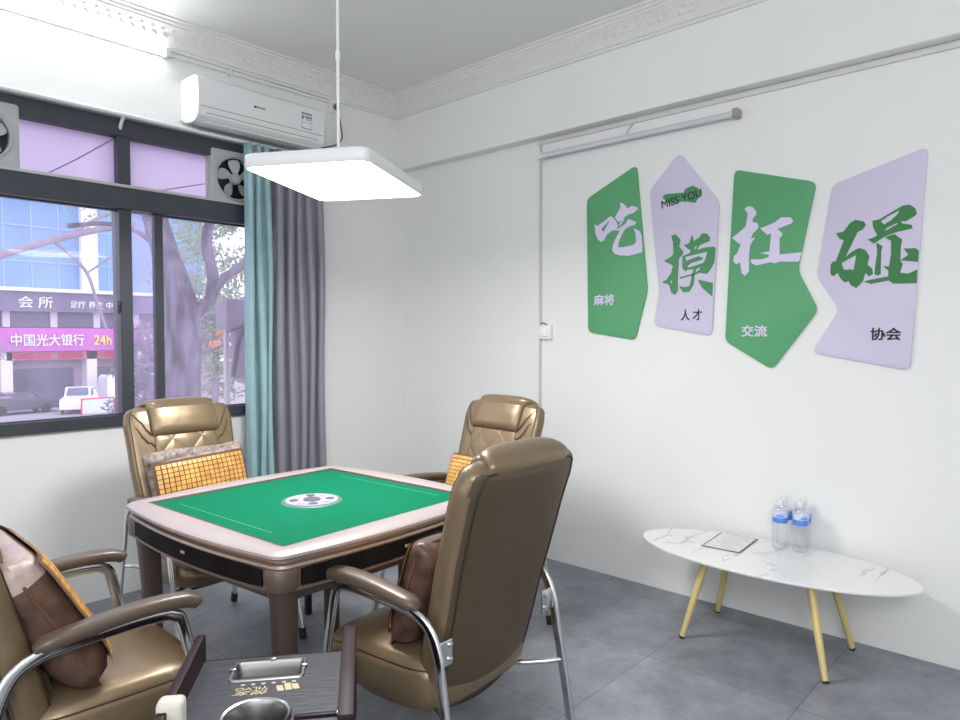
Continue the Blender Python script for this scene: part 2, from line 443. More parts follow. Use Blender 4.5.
# ------------------------------------------------------------------ exhaust fans
def make_fan():
    t = thing('exhaust_fan', '', 'fan')
    h = .152
    sq = rounded([(-h, -h), (h, -h), (h, h), (-h, h)], .012, 3)
    circ = [(.122 * cos(2 * pi * i / 40), .122 * sin(2 * pi * i / 40)) for i in range(40)]
    M = frame((0, 0, 0), (1, 0, 0), (0, 0, 1), (0, -1, 0))
    mk('housing', poly_bm([[sq, circ]], .045, M, bev=.004), GPLAST, t)
    bm = bmesh.new(); tube(bm, [(.128 * cos(a * pi / 20), -.024, .128 * sin(a * pi / 20)) for a in range(40)], .007, .004, k=8, up=(0, 1, 0), loop=True); mk('guard_ring', bm, GPLAST, t)
    bm = bmesh.new(); lathe(bm, [(.121, 0), (.121, .006)], 40, frame((0, .03, 0), (1, 0, 0), (0, 0, 1), (0, -1, 0))); mk('back_shutter', bm, BLACKP, t)
    for b in range(5):
        bm = bmesh.new(); rings = []
        for i in range(7):
            r = .028 + .083 * i / 6; w = .27 + .12 * sin(pi * i / 6)
            if i == 6: w *= .8
            a0 = 2 * pi * b / 5 + .3
            ring = []
            for s in (-1, -.5, 0, .5, 1):
                a = a0 + w * s + .12 * i / 6; ring.append(Vector((r * cos(a), -.006 + .010 * s, r * sin(a))))
            ring += [v + Vector((0, .003, 0)) for v in ring[::-1]]
            rings.append(ring)
        ring_loft(bm, rings); mk('blade', bm, GPLAST, t)
    bm = bmesh.new(); lathe(bm, [(.032, -.01), (.032, .018), (.027, .026), (.005, .03)], 24, frame((0, 0, 0), (1, 0, 0), (0, 0, 1), (0, -1, 0))); mk('hub', bm, GPLAST, t)
    return t
fan = make_fan(); fan.location = (2.048, Y0 - .015, 2.303)
fan['label'] = 'grey square exhaust fan in the top of the window beside the curtain'
f2 = copy_tree(fan); f2.location = (.798, Y0 - .015, 2.308)
f2['label'] = 'grey square exhaust fan cut off by the left edge of the photo'
for f in (fan, f2): f['group'] = 'exhaust fans in the window'

# ------------------------------------------------------------------ air conditioner
t = thing('air_conditioner', 'white wall-mounted split air conditioner above the window and curtains', 'air conditioner', (1.74, Y0, 2.545))
AS = .87
prof = [(0, 0.045), (-.05, .012), (-.13, 0), (-.175, .010), (-.203, .035), (-.213, .075), (-.216, .14), (-.214, .22), (-.203, .262), (-.18, .282), (-.12, .288), (0, .288)]
bm = bmesh.new(); ring_loft(bm, [[Vector((x, y, z)) for y, z in [(a, b * AS) for a, b in prof]] for x in (0, .012, .79, .802)])
mk('body', bm, WPLAST, t, 35)
bm = bmesh.new(); tube(bm, [(.05, -.2085, .045), (.76, -.2085, .045)], .0016, k=6); tube(bm, [(.05, -.209, .045), (.03, -.190, .020)], .0014, k=6); tube(bm, [(.012, -.2165, .076), (.79, -.2165, .076)], .0014, k=6); mk('vent_gap', bm, LINE, t)
bm = bmesh.new(); box(bm, .05, .76, -.185, -.09, -.002, .006, bev=.002); mk('louver', bm, WPLAST, t)
bm = bmesh.new()
for i, w in enumerate((.012, .006, .007, .006, .006, .007, .006)):
    x = .325 + i * .0105; box(bm, x, x + w * .8, -.2175, -.2155, .140 - (0 if i else .002), .149)
mk('logo', bm, INK, t, 0)
bm = bmesh.new(); box(bm, .636, .712, -.2172, -.2155, .09, .19); s = mk('rating_sticker', bm, WPLAST, t, 0)
bm = bmesh.new()
for (a, b, c, d) in ((.638, .71, .198, .209), (.640, .655, .170, .190), (.662, .708, .178, .19), (.668, .704, .166, .173), (.638, .71, .112, .117), (.638, .640, .117, .19), (.708, .710, .117, .198), (.64, .708, .150, .152)):
    box(bm, a, b, -.2180, -.2170, c - .02, d - .02)
mk('sticker_print', bm, mat('blue_grey_print', (.22, .22, .33), .5), s, 0)
# conduit above, socket and cord
bm = bmesh.new(); tube(bm, [(1.2, Y0 - .012, 2.915), (2.72, Y0 - .012, 2.925)], .009, k=8); box(bm, 2.02, 2.03, Y0 - .026, Y0, 2.90, 2.94); 
tag(mk('cable_conduit', bm, WPLAST), 'thin white cable conduit running along the wall just under the window-side cornice', 'conduit')
t = thing('wall_socket', 'white wall socket beside the air conditioner with a grey plug', 'socket', (2.765, Y0, 2.90))
bm = bmesh.new(); box(bm, -.043, .043, -.018, 0, -.043, .043, bev=.006); mk('face_plate', bm, WPLAST, t)
t = thing('power_plug', 'grey plug and dark cord hanging from the high wall socket', 'plug', (2.765, Y0 - .02, 2.90))
bm = bmesh.new(); tube(bm, [(0, 0, 0), (0, -.018, 0), (0, -.030, -.004), (0, -.036, -.03), (.003, -.036, -.05)], .021, .018, k=14, radii=[.9, 1, .95, .6, .3]); mk('plug_body', bm, mat('grey_brown_plug', (.16, .14, .13), .5), t)
bm = bmesh.new(); tube(bm, catmull([(.002, -.036, -.045), (.02, -.03, -.10), (.045, -.012, -.16), (.05, -.006, -.20), (.01, -.006, -.245), (-.06, -.006, -.275), (-.13, -.006, -.30)]), .0045, k=8); mk('cord', bm, mat('brown_cord', (.10, .08, .07), .6), t)

# ------------------------------------------------------------------ curtain rail and curtains
t = thing('curtain_rail', 'white curtain rail mounted along the top of the window', 'curtain rail', (0, Y0 - .085, 2.515))
bm = bmesh.new(); tube(bm, [(-.7, 0, 0), (2.66, 0, 0)], .011, .013, k=12); mk('rail', bm, WPLAST, t)
bm = bmesh.new(); box(bm, -.7, 2.66, .02, .085, -.008, .016, bev=.003); mk('rail_backing', bm, FRAMEL, t)
for x in (-.4, 1.405, 2.60):
    bm = bmesh.new()
    box(bm, x - .016, x + .016, .052, .060, -.10, .0, bev=.002); tube(bm, [(x, .056, -.06), (x, .03, -.03), (x, 0, -.004)], .009, k=8); mk('bracket', bm, WPLAST, t)
def curtain(name, x0, x1, folds, mt, label, amp, ph, yc, spread):
    bm = bmesh.new(); nx, nz = folds * 14, 40
    G = []
    z0, z1 = .03, 2.50
    for j in range(nz + 1):
        v = j / nz; z = z1 + (z0 - z1) * v; row = []
        for i in range(nx + 1):
            u = i / nx
            a = amp * (.55 + .45 * min(1, v * 3)) * (1 + .25 * sin(5 * u + ph))
            f = 2 * pi * folds * u + .5 * sin(7 * u + ph) + .35 * sin(3.1 * v + 4 * u)
            x = x0 + (x1 - x0) * u + .25 * a * sin(2 * f) + spread * (u - .5) * v + .006 * sin(9 * v + 6 * u)
            y = yc + a * cos(f) + .006 * sin(8 * v + 11 * u)
            row.append(bm.verts.new((x, y, z)))
        G.append(row)
    for j in range(nz):
        for i in range(nx): bm.faces.new((G[j][i], G[j][i + 1], G[j + 1][i + 1], G[j + 1][i]))
    o = mk(name, bm, mt, smooth=180); m = o.modifiers.new('thickness', 'SOLIDIFY'); m.thickness = .003; m.offset = 0
    return tag(o, label, 'curtain')
curtain('curtain', 2.050, 2.215, 3, TEAL, 'pale teal curtain hanging at the right end of the window', .033, .4, Y0 - .135, .02)
curtain('curtain', 2.235, 2.585, 5, GREYC, 'dark grey curtain hanging between the teal curtain and the corner', .036, 1.9, Y0 - .135, .03)

# ------------------------------------------------------------------ pendant lamp
LZ = 1.97
def S(p): k = (1.38 - LZ) / (1.38 - 2.0); return Vector((p[0] * k, p[1] * k))
cs = [S(p) for p in ((1.531, 1.93), (2.105, 2.25), (1.862, 2.685), (1.288, 2.365))]
cen = sum(cs, Vector((0, 0))) / 4
t = thing('pendant_lamp', 'flat white square lamp panel hanging over the green mahjong table', 'lamp', (cen.x, cen.y, LZ))
loc = [tuple(c - cen) for c in cs]
rs = rounded(loc, .045, 6)
def off(pts, k): 
    return [(x * (1 - k / max(.01, math.hypot(x, y))), y * (1 - k / max(.01, math.hypot(x, y)))) for x, y in pts]
bm = bmesh.new()
rings = [[Vector((x, y, .006)) for x, y in off(rs, .012)], [Vector((x, y, -.002)) for x, y in off(rs, .006)], [Vector((x, y, .003)) for x, y in rs], [Vector((x, y, .04)) for x, y in rs], [Vector((x, y, .047)) for x, y in off(rs, .008)]]
ring_loft(bm, rings); mk('casing', bm, WPLAST, t, 50)
bm = bmesh.new(); rr = off(rs, .012); ring_loft(bm, [[Vector((x, y, .0)) for x, y in rr], [Vector((x, y, -.004)) for x, y in off(rs, .018)]]); mk('diffuser', bm, emis('lamp_diffuser', (1, .985, .96, 1), 9), t)
bm = bmesh.new(); tube(bm, [(-.01, 0, .045), (-.01, 0, ZC - LZ - .02)], .006, k=10); mk('hanging_rod', bm, WPLAST, t)
bm = bmesh.new(); lathe(bm, [(.008, -.02), (.0095, -.015), (.0095, .015), (.008, .02)], 12, Matrix.Translation((-.01, 0, .48))); mk('rod_fitting', bm, WPLAST, t)
bm = bmesh.new(); lathe(bm, [(.02, 0), (.05, .008), (.05, .028)], 20, Matrix.Translation((-.01, 0, ZC - LZ - .029))); mk('ceiling_rose', bm, WPLAST, t)

# ------------------------------------------------------------------ tube lamps
t = thing('tube_lamp', 'lit fluorescent tube on the window wall left of the air conditioner', 'lamp', (1.05, Y0, 2.91))
bm = bmesh.new(); box(bm, -.61, .61, -.028, 0, -.012, .024, bev=.004); mk('batten', bm, WPLAST, t)
bm = bmesh.new(); tube(bm, [(-.585, -.045, 0), (.585, -.045, 0)], .013, k=14); mk('glass_tube', bm, emis('lit_tube', (.96, .98, 1, 1), 22), t)
for s in (-1, 1):
    bm = bmesh.new(); box(bm, s * .598 - .013, s * .598 + .013, -.062, -.002, -.018, .02, bev=.005); mk('end_cap', bm, WPLAST, t)
t = thing('tube_lamp', 'unlit fluorescent tube on the right wall above the green and lilac boards', 'lamp', (X0, 1.953, 2.466))
bm = bmesh.new(); box(bm, -.032, 0, -.60, .60, -.006, .02, bev=.004); mk('batten', bm, mat('grey_batten', (.60, .60, .62), .4), t)
bm = bmesh.new(); tube(bm, [(-.042, -.585, -.004), (-.042, .585, -.004)], .0125, k=14); mk('glass_tube', bm, mat('unlit_tube', (.66, .66, .68), .2, coat=.3), t)
for s in (-1, 1):
    bm = bmesh.new(); box(bm, -.06, -.001, s * .598 - .014, s * .598 + .014, -.02, .022, bev=.004); mk('end_cap', bm, mat('grey_end_cap', (.33, .30, .28), .4) if s < 0 else WPLAST, t)
t = thing('cable_trunking', 'slim white cable trunking running under the beam on the right wall', 'trunking', (X0 - .0005, 2.56, 2.55))
bm = bmesh.new(); box(bm, -.012, 0, SY - 2.55, .03, -.006, .018, bev=.002); mk('horizontal_run', bm, mat('trunking_plastic', (.66, .65, .645), .5), t)
bm = bmesh.new(); tube(bm, catmull([(-.006, -.62, -.004), (-.012, -.60, -.03), (-.012, -.585, -.055), (-.02, -.60, -.072)]), .004, k=6); mk('lamp_lead', bm, GPLAST, t)
bm = bmesh.new(); box(bm, -.010, 0, .012, .024, -2.55, -.006, bev=.002); box(bm, -.012, -.001, .008, .012, -2.55, -.006); mk('vertical_run', bm, mat('trunking_plastic_grey', (.56, .56, .57), .5), t)
t = thing('light_switch', 'white square light switch on the right wall beside the vertical trunking', 'switch', (X0, 2.527, 1.40))
bm = bmesh.new(); box(bm, -.03, 0, -.044, .044, -.044, .044, bev=.006); mk('switch_box', bm, WPLAST, t)
bm = bmesh.new(); box(bm, -.036, -.028, -.026, .030, -.026, .028, bev=.003); mk('rocker', bm, mat('bright_rocker', (.86, .87, .9), .3), t)
bm = bmesh.new(); tube(bm, catmull([(-.008, .044, .055), (-.02, .02, .058), (-.02, .0, .052), (-.02, -.02, .042)]), .004, k=6); mk('switch_wire', bm, mat('brown_wire', (.25, .2, .17), .6), t)
# ------------------------------------------------------------------ wall boards: outlines (y, z) on the right wall, metres
TR = {
    'chi_a': [(2.1808, 2.0214), (2.1656, 2.0069), (2.1206, 2.0276), (2.0764, 2.0531), (2.0588, 2.0434), (2.0324, 2.0103), (2.0293, 1.9898), (2.0379, 1.9757), (2.0699, 1.9689), (2.0963, 1.9537), (2.1198, 1.9203), (2.1377, 1.9143), (2.1559, 1.9288), (2.1743, 1.964), (2.1776, 1.9953)],
    'chi_ah': [(2.1383, 1.9861), (2.088, 2.0265), (2.085, 2.0211), (2.1202, 1.9689)],
    'chi_b': [(2.016, 2.1211), (1.9988, 2.1163), (1.973, 2.0932), (1.9701, 2.0829), (1.9393, 2.0939), (1.9086, 2.0826), (1.9029, 2.0721), (1.9305, 2.0533), (1.9557, 2.0514), (1.9839, 2.0398), (2.018, 2.0137), (2.0325, 2.0228), (2.0472, 2.0446), (2.0271, 2.0699), (2.0101, 2.0978)],
    'chi_c': [(1.9924, 2.0333), (1.9849, 2.0275), (2.0161, 1.9909), (2.0253, 1.9944)],
    'chi_d': [(2.0495, 1.9708), (2.0149, 1.9823), (1.9751, 2.004), (1.9695, 2.0183), (1.9583, 2.0244), (1.9134, 2.0021), (1.916, 1.9901), (1.9523, 1.9841), (1.9805, 1.9722), (2.003, 1.942), (2.0172, 1.9133), (2.0228, 1.8937), (2.0255, 1.8738), (1.991, 1.8719), (1.9457, 1.8769), (1.9206, 1.8821), (1.9124, 1.8986), (1.9156, 1.9383), (1.927, 1.9691), (1.9186, 1.9658), (1.9074, 1.9597), (1.8908, 1.9506), (1.8796, 1.925), (1.8736, 1.8706), (1.8743, 1.8363), (1.9062, 1.8291), (1.9565, 1.8222), (2.0136, 1.8276), (2.0484, 1.8405), (2.0632, 1.8619), (2.0576, 1.8918), (2.0375, 1.9303), (2.0147, 1.9657)],
    'mo_a': [(1.7046, 1.9052), (1.6826, 1.9136), (1.651, 1.8827), (1.6539, 1.8627), (1.66, 1.8487), (1.6348, 1.8177), (1.6378, 1.8035), (1.6593, 1.7849), (1.6618, 1.7269), (1.6643, 1.6689), (1.6637, 1.6164), (1.6791, 1.5937), (1.7014, 1.6063), (1.7113, 1.642), (1.7242, 1.6544), (1.7533, 1.6618), (1.7469, 1.6704), (1.7309, 1.6754), (1.7025, 1.712), (1.6934, 1.7494), (1.7126, 1.7596), (1.7448, 1.7766), (1.7384, 1.782), (1.7003, 1.7997), (1.691, 1.8135), (1.6948, 1.8751)],
    'mo_ah': [(1.7096, 1.6596), (1.699, 1.6778), (1.6969, 1.656)],
    'mo_b': [(1.6334, 1.8522), (1.6046, 1.8583), (1.5898, 1.8998), (1.5837, 1.8935), (1.5804, 1.8675), (1.5475, 1.8843), (1.5358, 1.903), (1.5092, 1.9004), (1.4913, 1.8789), (1.494, 1.8595), (1.5233, 1.8509), (1.547, 1.8417), (1.5617, 1.8219), (1.5112, 1.8301), (1.4703, 1.8294), (1.4615, 1.8202), (1.4664, 1.7535), (1.4863, 1.7156), (1.5066, 1.6943), (1.5453, 1.7023), (1.5753, 1.6927), (1.6519, 1.6769), (1.6551, 1.6858), (1.5845, 1.699), (1.5787, 1.7216), (1.6122, 1.7226), (1.6213, 1.7128), (1.64, 1.7313), (1.6408, 1.795), (1.6254, 1.7996), (1.5979, 1.8089), (1.595, 1.8202), (1.6166, 1.8363)],
    'mo_bh': [(1.5769, 1.8272), (1.5674, 1.8418), (1.559, 1.8411), (1.5738, 1.8212)],
    'mo_bh2': [(1.6253, 1.7898), (1.5051, 1.8071), (1.5135, 1.7739), (1.5251, 1.7521), (1.5819, 1.7378), (1.6062, 1.732), (1.6124, 1.741), (1.5942, 1.7541), (1.5312, 1.7695), (1.5283, 1.7778), (1.5523, 1.7882), (1.6189, 1.7691)],
    'mo_bh3': [(1.5647, 1.7207), (1.5427, 1.7334), (1.5455, 1.7183), (1.5664, 1.7048)],
    'mo_c': [(1.5875, 1.6992), (1.5723, 1.6954), (1.5721, 1.6754), (1.5777, 1.6413), (1.5986, 1.6078), (1.6324, 1.6046), (1.645, 1.6214), (1.6577, 1.6406), (1.6235, 1.632), (1.599, 1.6395), (1.592, 1.665)],
    'mo_d': [(1.5539, 1.6686), (1.5269, 1.6615), (1.4738, 1.6474), (1.4758, 1.5772), (1.5265, 1.6217), (1.5446, 1.6454)],
    'gang_a': [(1.3178, 1.9977), (1.3044, 2.0106), (1.2801, 2.0065), (1.261, 1.9827), (1.2608, 1.9666), (1.2766, 1.9497), (1.279, 1.9339), (1.2522, 1.9229), (1.2492, 1.9012), (1.2756, 1.8771), (1.286, 1.8512), (1.2646, 1.8572), (1.2882, 1.8217), (1.2929, 1.7708), (1.2919, 1.6949), (1.3106, 1.6743), (1.3272, 1.6862), (1.3362, 1.7414), (1.3555, 1.7329), (1.3696, 1.7465), (1.3672, 1.7738), (1.3507, 1.7862), (1.3347, 1.8285), (1.3514, 1.8409), (1.3784, 1.8654), (1.352, 1.882), (1.3112, 1.9131), (1.3012, 1.9714), (1.3068, 1.9856)],
    'gang_b': [(1.2412, 1.8977), (1.2254, 1.9013), (1.1711, 1.9193), (1.1433, 1.9397), (1.1004, 1.9348), (1.0892, 1.918), (1.0949, 1.9057), (1.1299, 1.8965), (1.1603, 1.8866), (1.137, 1.8633), (1.1394, 1.8504), (1.1495, 1.8435), (1.1483, 1.7647), (1.0483, 1.7671), (1.0599, 1.7242), (1.1477, 1.7305), (1.1682, 1.7241), (1.189, 1.7308), (1.2573, 1.7207), (1.2789, 1.7319), (1.2856, 1.7513), (1.2364, 1.7476), (1.1997, 1.7555), (1.1973, 1.7686), (1.2421, 1.7775), (1.1949, 1.7843), (1.1884, 1.8684), (1.2065, 1.8622)],
    'peng_a': [(0.9036, 1.8406), (0.874, 1.8438), (0.8465, 1.8809), (0.8244, 1.8919), (0.7912, 1.8809), (0.7827, 1.8648), (0.796, 1.845), (0.8151, 1.8379), (0.8635, 1.7286), (0.8386, 1.7512), (0.8084, 1.7671), (0.7835, 1.7558), (0.7666, 1.7272), (0.7741, 1.6914), (0.7548, 1.672), (0.7517, 1.6476), (0.7678, 1.6395), (0.7817, 1.6555), (0.7892, 1.6194), (0.8163, 1.5902), (0.8388, 1.6035), (0.8476, 1.6225), (0.8644, 1.6172), (0.8818, 1.6368), (0.8937, 1.6624), (0.9107, 1.6478), (0.9237, 1.6579), (0.9232, 1.7018), (0.9119, 1.7166), (0.9032, 1.7129), (0.8705, 1.8064), (0.8877, 1.8142)],
    'peng_ah': [(0.8773, 1.7048), (0.8189, 1.7374), (0.8288, 1.6707), (0.8429, 1.6746), (0.8597, 1.6726), (0.8712, 1.6796)],
    'peng_b': [(0.7586, 1.8803), (0.7319, 1.8833), (0.6442, 1.9319), (0.6188, 1.9328), (0.5984, 1.9145), (0.5919, 1.8906), (0.6027, 1.8803), (0.6327, 1.8633), (0.6507, 1.8676), (0.6448, 1.8564), (0.6096, 1.8462), (0.6068, 1.8313), (0.6269, 1.8276), (0.6627, 1.8224), (0.7093, 1.8063), (0.7514, 1.7803), (0.7761, 1.8006), (0.7519, 1.8074), (0.7387, 1.8151), (0.7554, 1.8529)],
    'peng_bh': [(0.7254, 1.8736), (0.7004, 1.8916), (0.6567, 1.913), (0.66, 1.9016), (0.6844, 1.8761), (0.7129, 1.8591)],
    'peng_bh2': [(0.7109, 1.8339), (0.7011, 1.8436), (0.6659, 1.8593), (0.6607, 1.8558), (0.6787, 1.8477), (0.7009, 1.834)],
    'peng_c': [(0.7408, 1.7853), (0.7165, 1.7652), (0.7214, 1.7477), (0.7222, 1.6458), (0.7328, 1.6405), (0.7463, 1.6473), (0.7433, 1.6893), (0.7372, 1.737)],
    'peng_d': [(0.7092, 1.8033), (0.6729, 1.8146), (0.644, 1.7883), (0.6485, 1.7534), (0.649, 1.6473), (0.6183, 1.6425), (0.5859, 1.658), (0.5873, 1.5999), (0.6741, 1.6026), (0.69, 1.6171), (0.759, 1.6057), (0.7864, 1.6162), (0.7756, 1.6217), (0.693, 1.6351), (0.6934, 1.659), (0.7149, 1.6813), (0.6911, 1.6767), (0.6843, 1.7327), (0.6853, 1.7862)],
    'peng_e': [(0.6382, 1.7496), (0.5952, 1.7476), (0.5824, 1.7361), (0.584, 1.6898), (0.6395, 1.685), (0.65, 1.7005), (0.6198, 1.7217)],
    'patch': [(1.7456, 2.1199), (1.7133, 2.1205), (1.6849, 2.1182), (1.6359, 2.1164), (1.6308, 2.1286), (1.6154, 2.1328), (1.5881, 2.1386), (1.5609, 2.1267), (1.5405, 2.1112), (1.5471, 2.0962), (1.5737, 2.0679), (1.601, 2.0746), (1.6355, 2.0808), (1.6809, 2.0786), (1.72, 2.0804), (1.7381, 2.0959), (1.7581, 2.1084)],
    'b1': [(2.2357, 2.1706), (1.9163, 2.3128), (1.8442, 1.6246), (1.9169, 1.3552), (2.221, 1.4004)],
    'b2': [(1.8327, 2.1626), (1.6631, 2.333), (1.4471, 2.0508), (1.4798, 1.3775), (1.8017, 1.4346), (1.7705, 1.6225)],
    'b3': [(1.3708, 2.1999), (0.9911, 2.0823), (1.0676, 1.6836), (0.9751, 1.4971), (1.1764, 1.2167), (1.4067, 1.3524)],
    'b4': [(0.922, 2.0595), (0.558, 2.1645), (0.6061, 1.2315), (0.9956, 1.3001), (0.8819, 1.5006), (0.9798, 1.6543)],
    'txt': [(2.1812, 1.5848), (2.0422, 1.58), (1.6385, 1.4875), (1.5343, 1.4854), (1.3266, 1.4022), (1.2008, 1.4017), (0.7583, 1.3866), (0.6404, 1.3864), (1.7588, 2.0754), (1.5311, 2.1022)],
}
ME = on_east(0, 0, X0 - .006)
def L(n): return [(-y, z) for y, z in TR[n]]
def board(outline, mt, label, brush, bmat, txt, tc, tw, th, tmat):
    o = thing('wall_board', label, 'wall board', (X0, 0, 0), 0, None)
    y0 = sum(p[0] for p in TR[outline]) / len(TR[outline]); z0 = sum(p[1] for p in TR[outline]) / len(TR[outline])
    o.location = (X0, y0, z0); inv = Matrix.Translation((-X0, -y0, -z0))
    rp = rounded(L(outline), .032, 5)
    mk('panel', poly_bm([[rp]], .012, inv @ on_east(0, 0, X0 - .006), bev=.001), mt, o, 30)
    mk('brush_character', poly_bm(brush, .0016, inv @ on_east(0, 0, X0 - .0128)), bmat, o, 0)
    (ty, tz) = tc
    mk('caption', text_bm(txt, tw, th, inv @ on_east(ty, tz, X0 - .0128), .001, bold=.045), tmat, o, 0)
    return o, inv
board('b1', GREEN, 'green board, leftmost of the four on the right wall, with a white brush character', [[L('chi_a'), L('chi_ah')], [L('chi_b')], [L('chi_c')], [L('chi_d')]], LILACL, '麻将', (2.115, 1.583), .135, .062, LILACL)
o, inv = board('b2', LILAC, 'pointed lilac board with a green brush character and the words MISS YOU', [[L('mo_a'), L('mo_ah')], [L('mo_b'), L('mo_bh'), L('mo_bh2'), L('mo_bh3')], [L('mo_c')], [L('mo_d')]], GREEND, '人 才', (1.588, 1.487), .115, .058, INK)
pp = mk('brush_patch', poly_bm([[[(px, 2.088 + (pz - 2.088) * 1.3) for px, pz in L('patch')]]], .0016, inv @ on_east(0, 0, X0 - .0128)), GREEND, o, 0)
y_, z_ = 1.650, 2.094
MM = frame((X0 - .0142, y_, z_), (0, -cos(.16), sin(.16)), (0, sin(.16), cos(.16)), (-1, 0, 0))
mk('lettering', text_bm('MISS YOU', .225, .042, inv @ MM, .001, bold=.012), INK, pp, 0)
board('b3', GREEN, 'green zigzag board with a white brush character, third from the left', [[L('gang_a')], [L('gang_b')]], LILACL, '交流', (1.263, 1.402), .125, .056, LILACL)
board('b4', LILAC, 'largest lilac board, rightmost of the four, with a green brush character', [[L('peng_a'), L('peng_ah')], [L('peng_b'), L('peng_bh'), L('peng_bh2')], [L('peng_c')], [L('peng_d')], [L('peng_e')]], GREEND2, '协会', (.6985, 1.3865), .118, .055, INK)

# ------------------------------------------------------------------ mahjong table
TC = (1.476, 2.200); TRZ = rad(3.0)
mt_ = thing('mahjong_table', 'square automatic mahjong table with green felt top and champagne rim', 'table', (TC[0], TC[1], 0), TRZ)
def outline(h, bulge, r, n=14, hc=6):
    pts = []
    for s in range(4):
        a = s * pi / 2; R = Matrix.Rotation(a, 2)
        for i in range(n + 1):
            t = -1 + 2 * i / n
            pts.append(R @ Vector((t * (h - r), -(h + bulge * (1 - t * t)))))
        for i in range(1, hc):
            b = -pi / 2 + (pi / 2) * i / hc
            pts.append(R @ Vector((h - r + r * cos(b), -(h - r) + r * sin(b))))
    return pts
def ringz(h, b, r, z): return [Vector((p.x, p.y, z)) for p in outline(h, b, r)]
bm = bmesh.new()
ring_loft(bm, [ringz(.422, .001, .006, .752), ringz(.422, .001, .006, .762), ringz(.426, .001, .008, .765), ringz(.480, .036, .045, .764), ringz(.489, .038, .05, .758), ringz(.490, .038, .05, .750), ringz(.484, .037, .05, .743), ringz(.420, .02, .05, .743)], loop=True)
mk('top_rim', bm, RIM, mt_, 45)
bm = bmesh.new(); ring_loft(bm, [ringz(.4225, .001, .006, .745), ringz(.4225, .001, .006, .7595)]); felt = mk('felt', bm, FELT, mt_, 30)
bm = bmesh.new(); ring_loft(bm, [ringz(.424, .001, .006, .7615), ringz(.424, .001, .006, .7635), ringz(.410, 0, .004, .7602), ringz(.410, 0, .004, .758)], loop=True); mk('felt_border', bm, GROOVE, mt_, 30)
bm = bmesh.new(); ring_loft(bm, [ringz(.476, .034, .05, .744), ringz(.476, .034, .05, .736), ringz(.465, .033, .05, .733), ringz(.465, .033, .05, .728), ringz(.479, .034, .05, .725), ringz(.482, .034, .05, .718), ringz(.478, .033, .05, .712)]); mk('moulding', bm, mat('bronze_moulding', (.42, .34, .29), .3, .55), mt_, 35)
bm = bmesh.new(); ring_loft(bm, [ringz(.474, .032, .05, .714), ringz(.472, .032, .05, .655), ringz(.476, .032, .05, .652), ringz(.476, .032, .05, .645), ringz(.462, .025, .05, .638), ringz(.430, .012, .05, .600), ringz(.39, 0, .05, .598)]); mk('casing', bm, RIMD, mt_, 40)
for s in range(4):
    bm = bmesh.new(); R = Matrix.Rotation(s * pi / 2, 3, 'Z'); rings = []
    n = 20
    for i in range(n + 1):
        t = -.945 + 1.89 * i / n
        y = -(.474 + .032 * (1 - t * t)); e = .004 if i in (0, n) else 0
        x = t * (.474 - .05)
        rings.append([R @ Vector((x, y + yy, z)) for yy, z in ((.003, .652 + e), (-.003, .655 + e), (-.0035, .708 - e), (.003, .711 - e))])
    ring_loft(bm, rings); p = mk('side_panel', bm, PANEL, mt_, 40)
    bm = bmesh.new()
    for k, w in enumerate((.009, .012)):
        box(bm, -.012 + k * .013, -.012 + k * .013 + w, -.5105, -.5085, .680, .689)
    for v in bm.verts: v.co = R @ v.co
    mk('badge', bm, GPLAST, p, 0)
for sx in (-1, 1):
    for sy in (-1, 1):
        bm = bmesh.new(); rings = []
        for z, w in ((0, .027), (.01, .031), (.05, .031), (.45, .033), (.60, .036), (.64, .042), (.655, .042)):
            k = .416 if z < .6 else .422
            rings.append([Vector((sx * k + x, sy * k + y, z)) for x, y in sup(w, w, 3.2, 20)])
        ring_loft(bm, rings); mk('leg', bm, LEGM, mt_, 50)
bm = bmesh.new(); ring_loft(bm, [ringz(.466, 0, .04, .654), ringz(.466, 0, .04, .716)])
bm.free()
# corner cheeks between the black panels
for sx in (-1, 1):
    for sy in (-1, 1):
        bm = bmesh.new(); rings = []
        for z, d in ((.646, 0), (.65, .004), (.70, .006), (.714, .003)):
            rings.append([Vector((sx * .437 + x, sy * .437 + y, z)) for x, y in sup(.040 + d, .040 + d, 2.6, 24)])
        ring_loft(bm, rings); mk('corner_post', bm, RIMD, mt_, 50)
bm = bmesh.new(); c0 = (-.012, -.012)
Mz = Matrix.Translation((c0[0], c0[1], .7595))
lathe(bm, [(.112, 0), (.110, .002), (.102, .003), (.098, .0015), (.05, .0015)], 48, Mz); dial = mk('dice_dial', bm, mat('dial_green_ring', (.10, .17, .15), .4), mt_)
bm = bmesh.new(); lathe(bm, [(.098, .001), (.097, .005), (.085, .006), (.082, .0045), (.04, .0045)], 48, Mz); mk('dial_plate', bm, mat('dial_white', (.36, .37, .44), .35), dial)
bm = bmesh.new(); lathe(bm, [(.032, .004), (.032, .008), (.028, .009), (.010, .0095)], 32, Mz)
for i in range(4):
    a = i * pi / 2 + .5
    lathe(bm, [(.0165, .0045), (.0165, .0065), (.012, .007)], 16, Matrix.Translation((c0[0] + .0 + .066 * cos(a + .5), c0[1] + .066 * sin(a + .5), .7595)))
mk('dice_window', bm, mat('dial_dark', (.13, .13, .16), .25), dial)
DP = mat('dial_pink', (.62, .40, .44), .4)
for i in range(4):
    a = i * pi / 2 + .3; bm = bmesh.new()
    lathe(bm, [(.011, .0045), (.011, .0075), (.008, .008)], 12, Matrix.Translation((c0[0] + .067 * cos(a), c0[1] + .067 * sin(a), .7595))); mk('dial_button', bm, DP, dial)
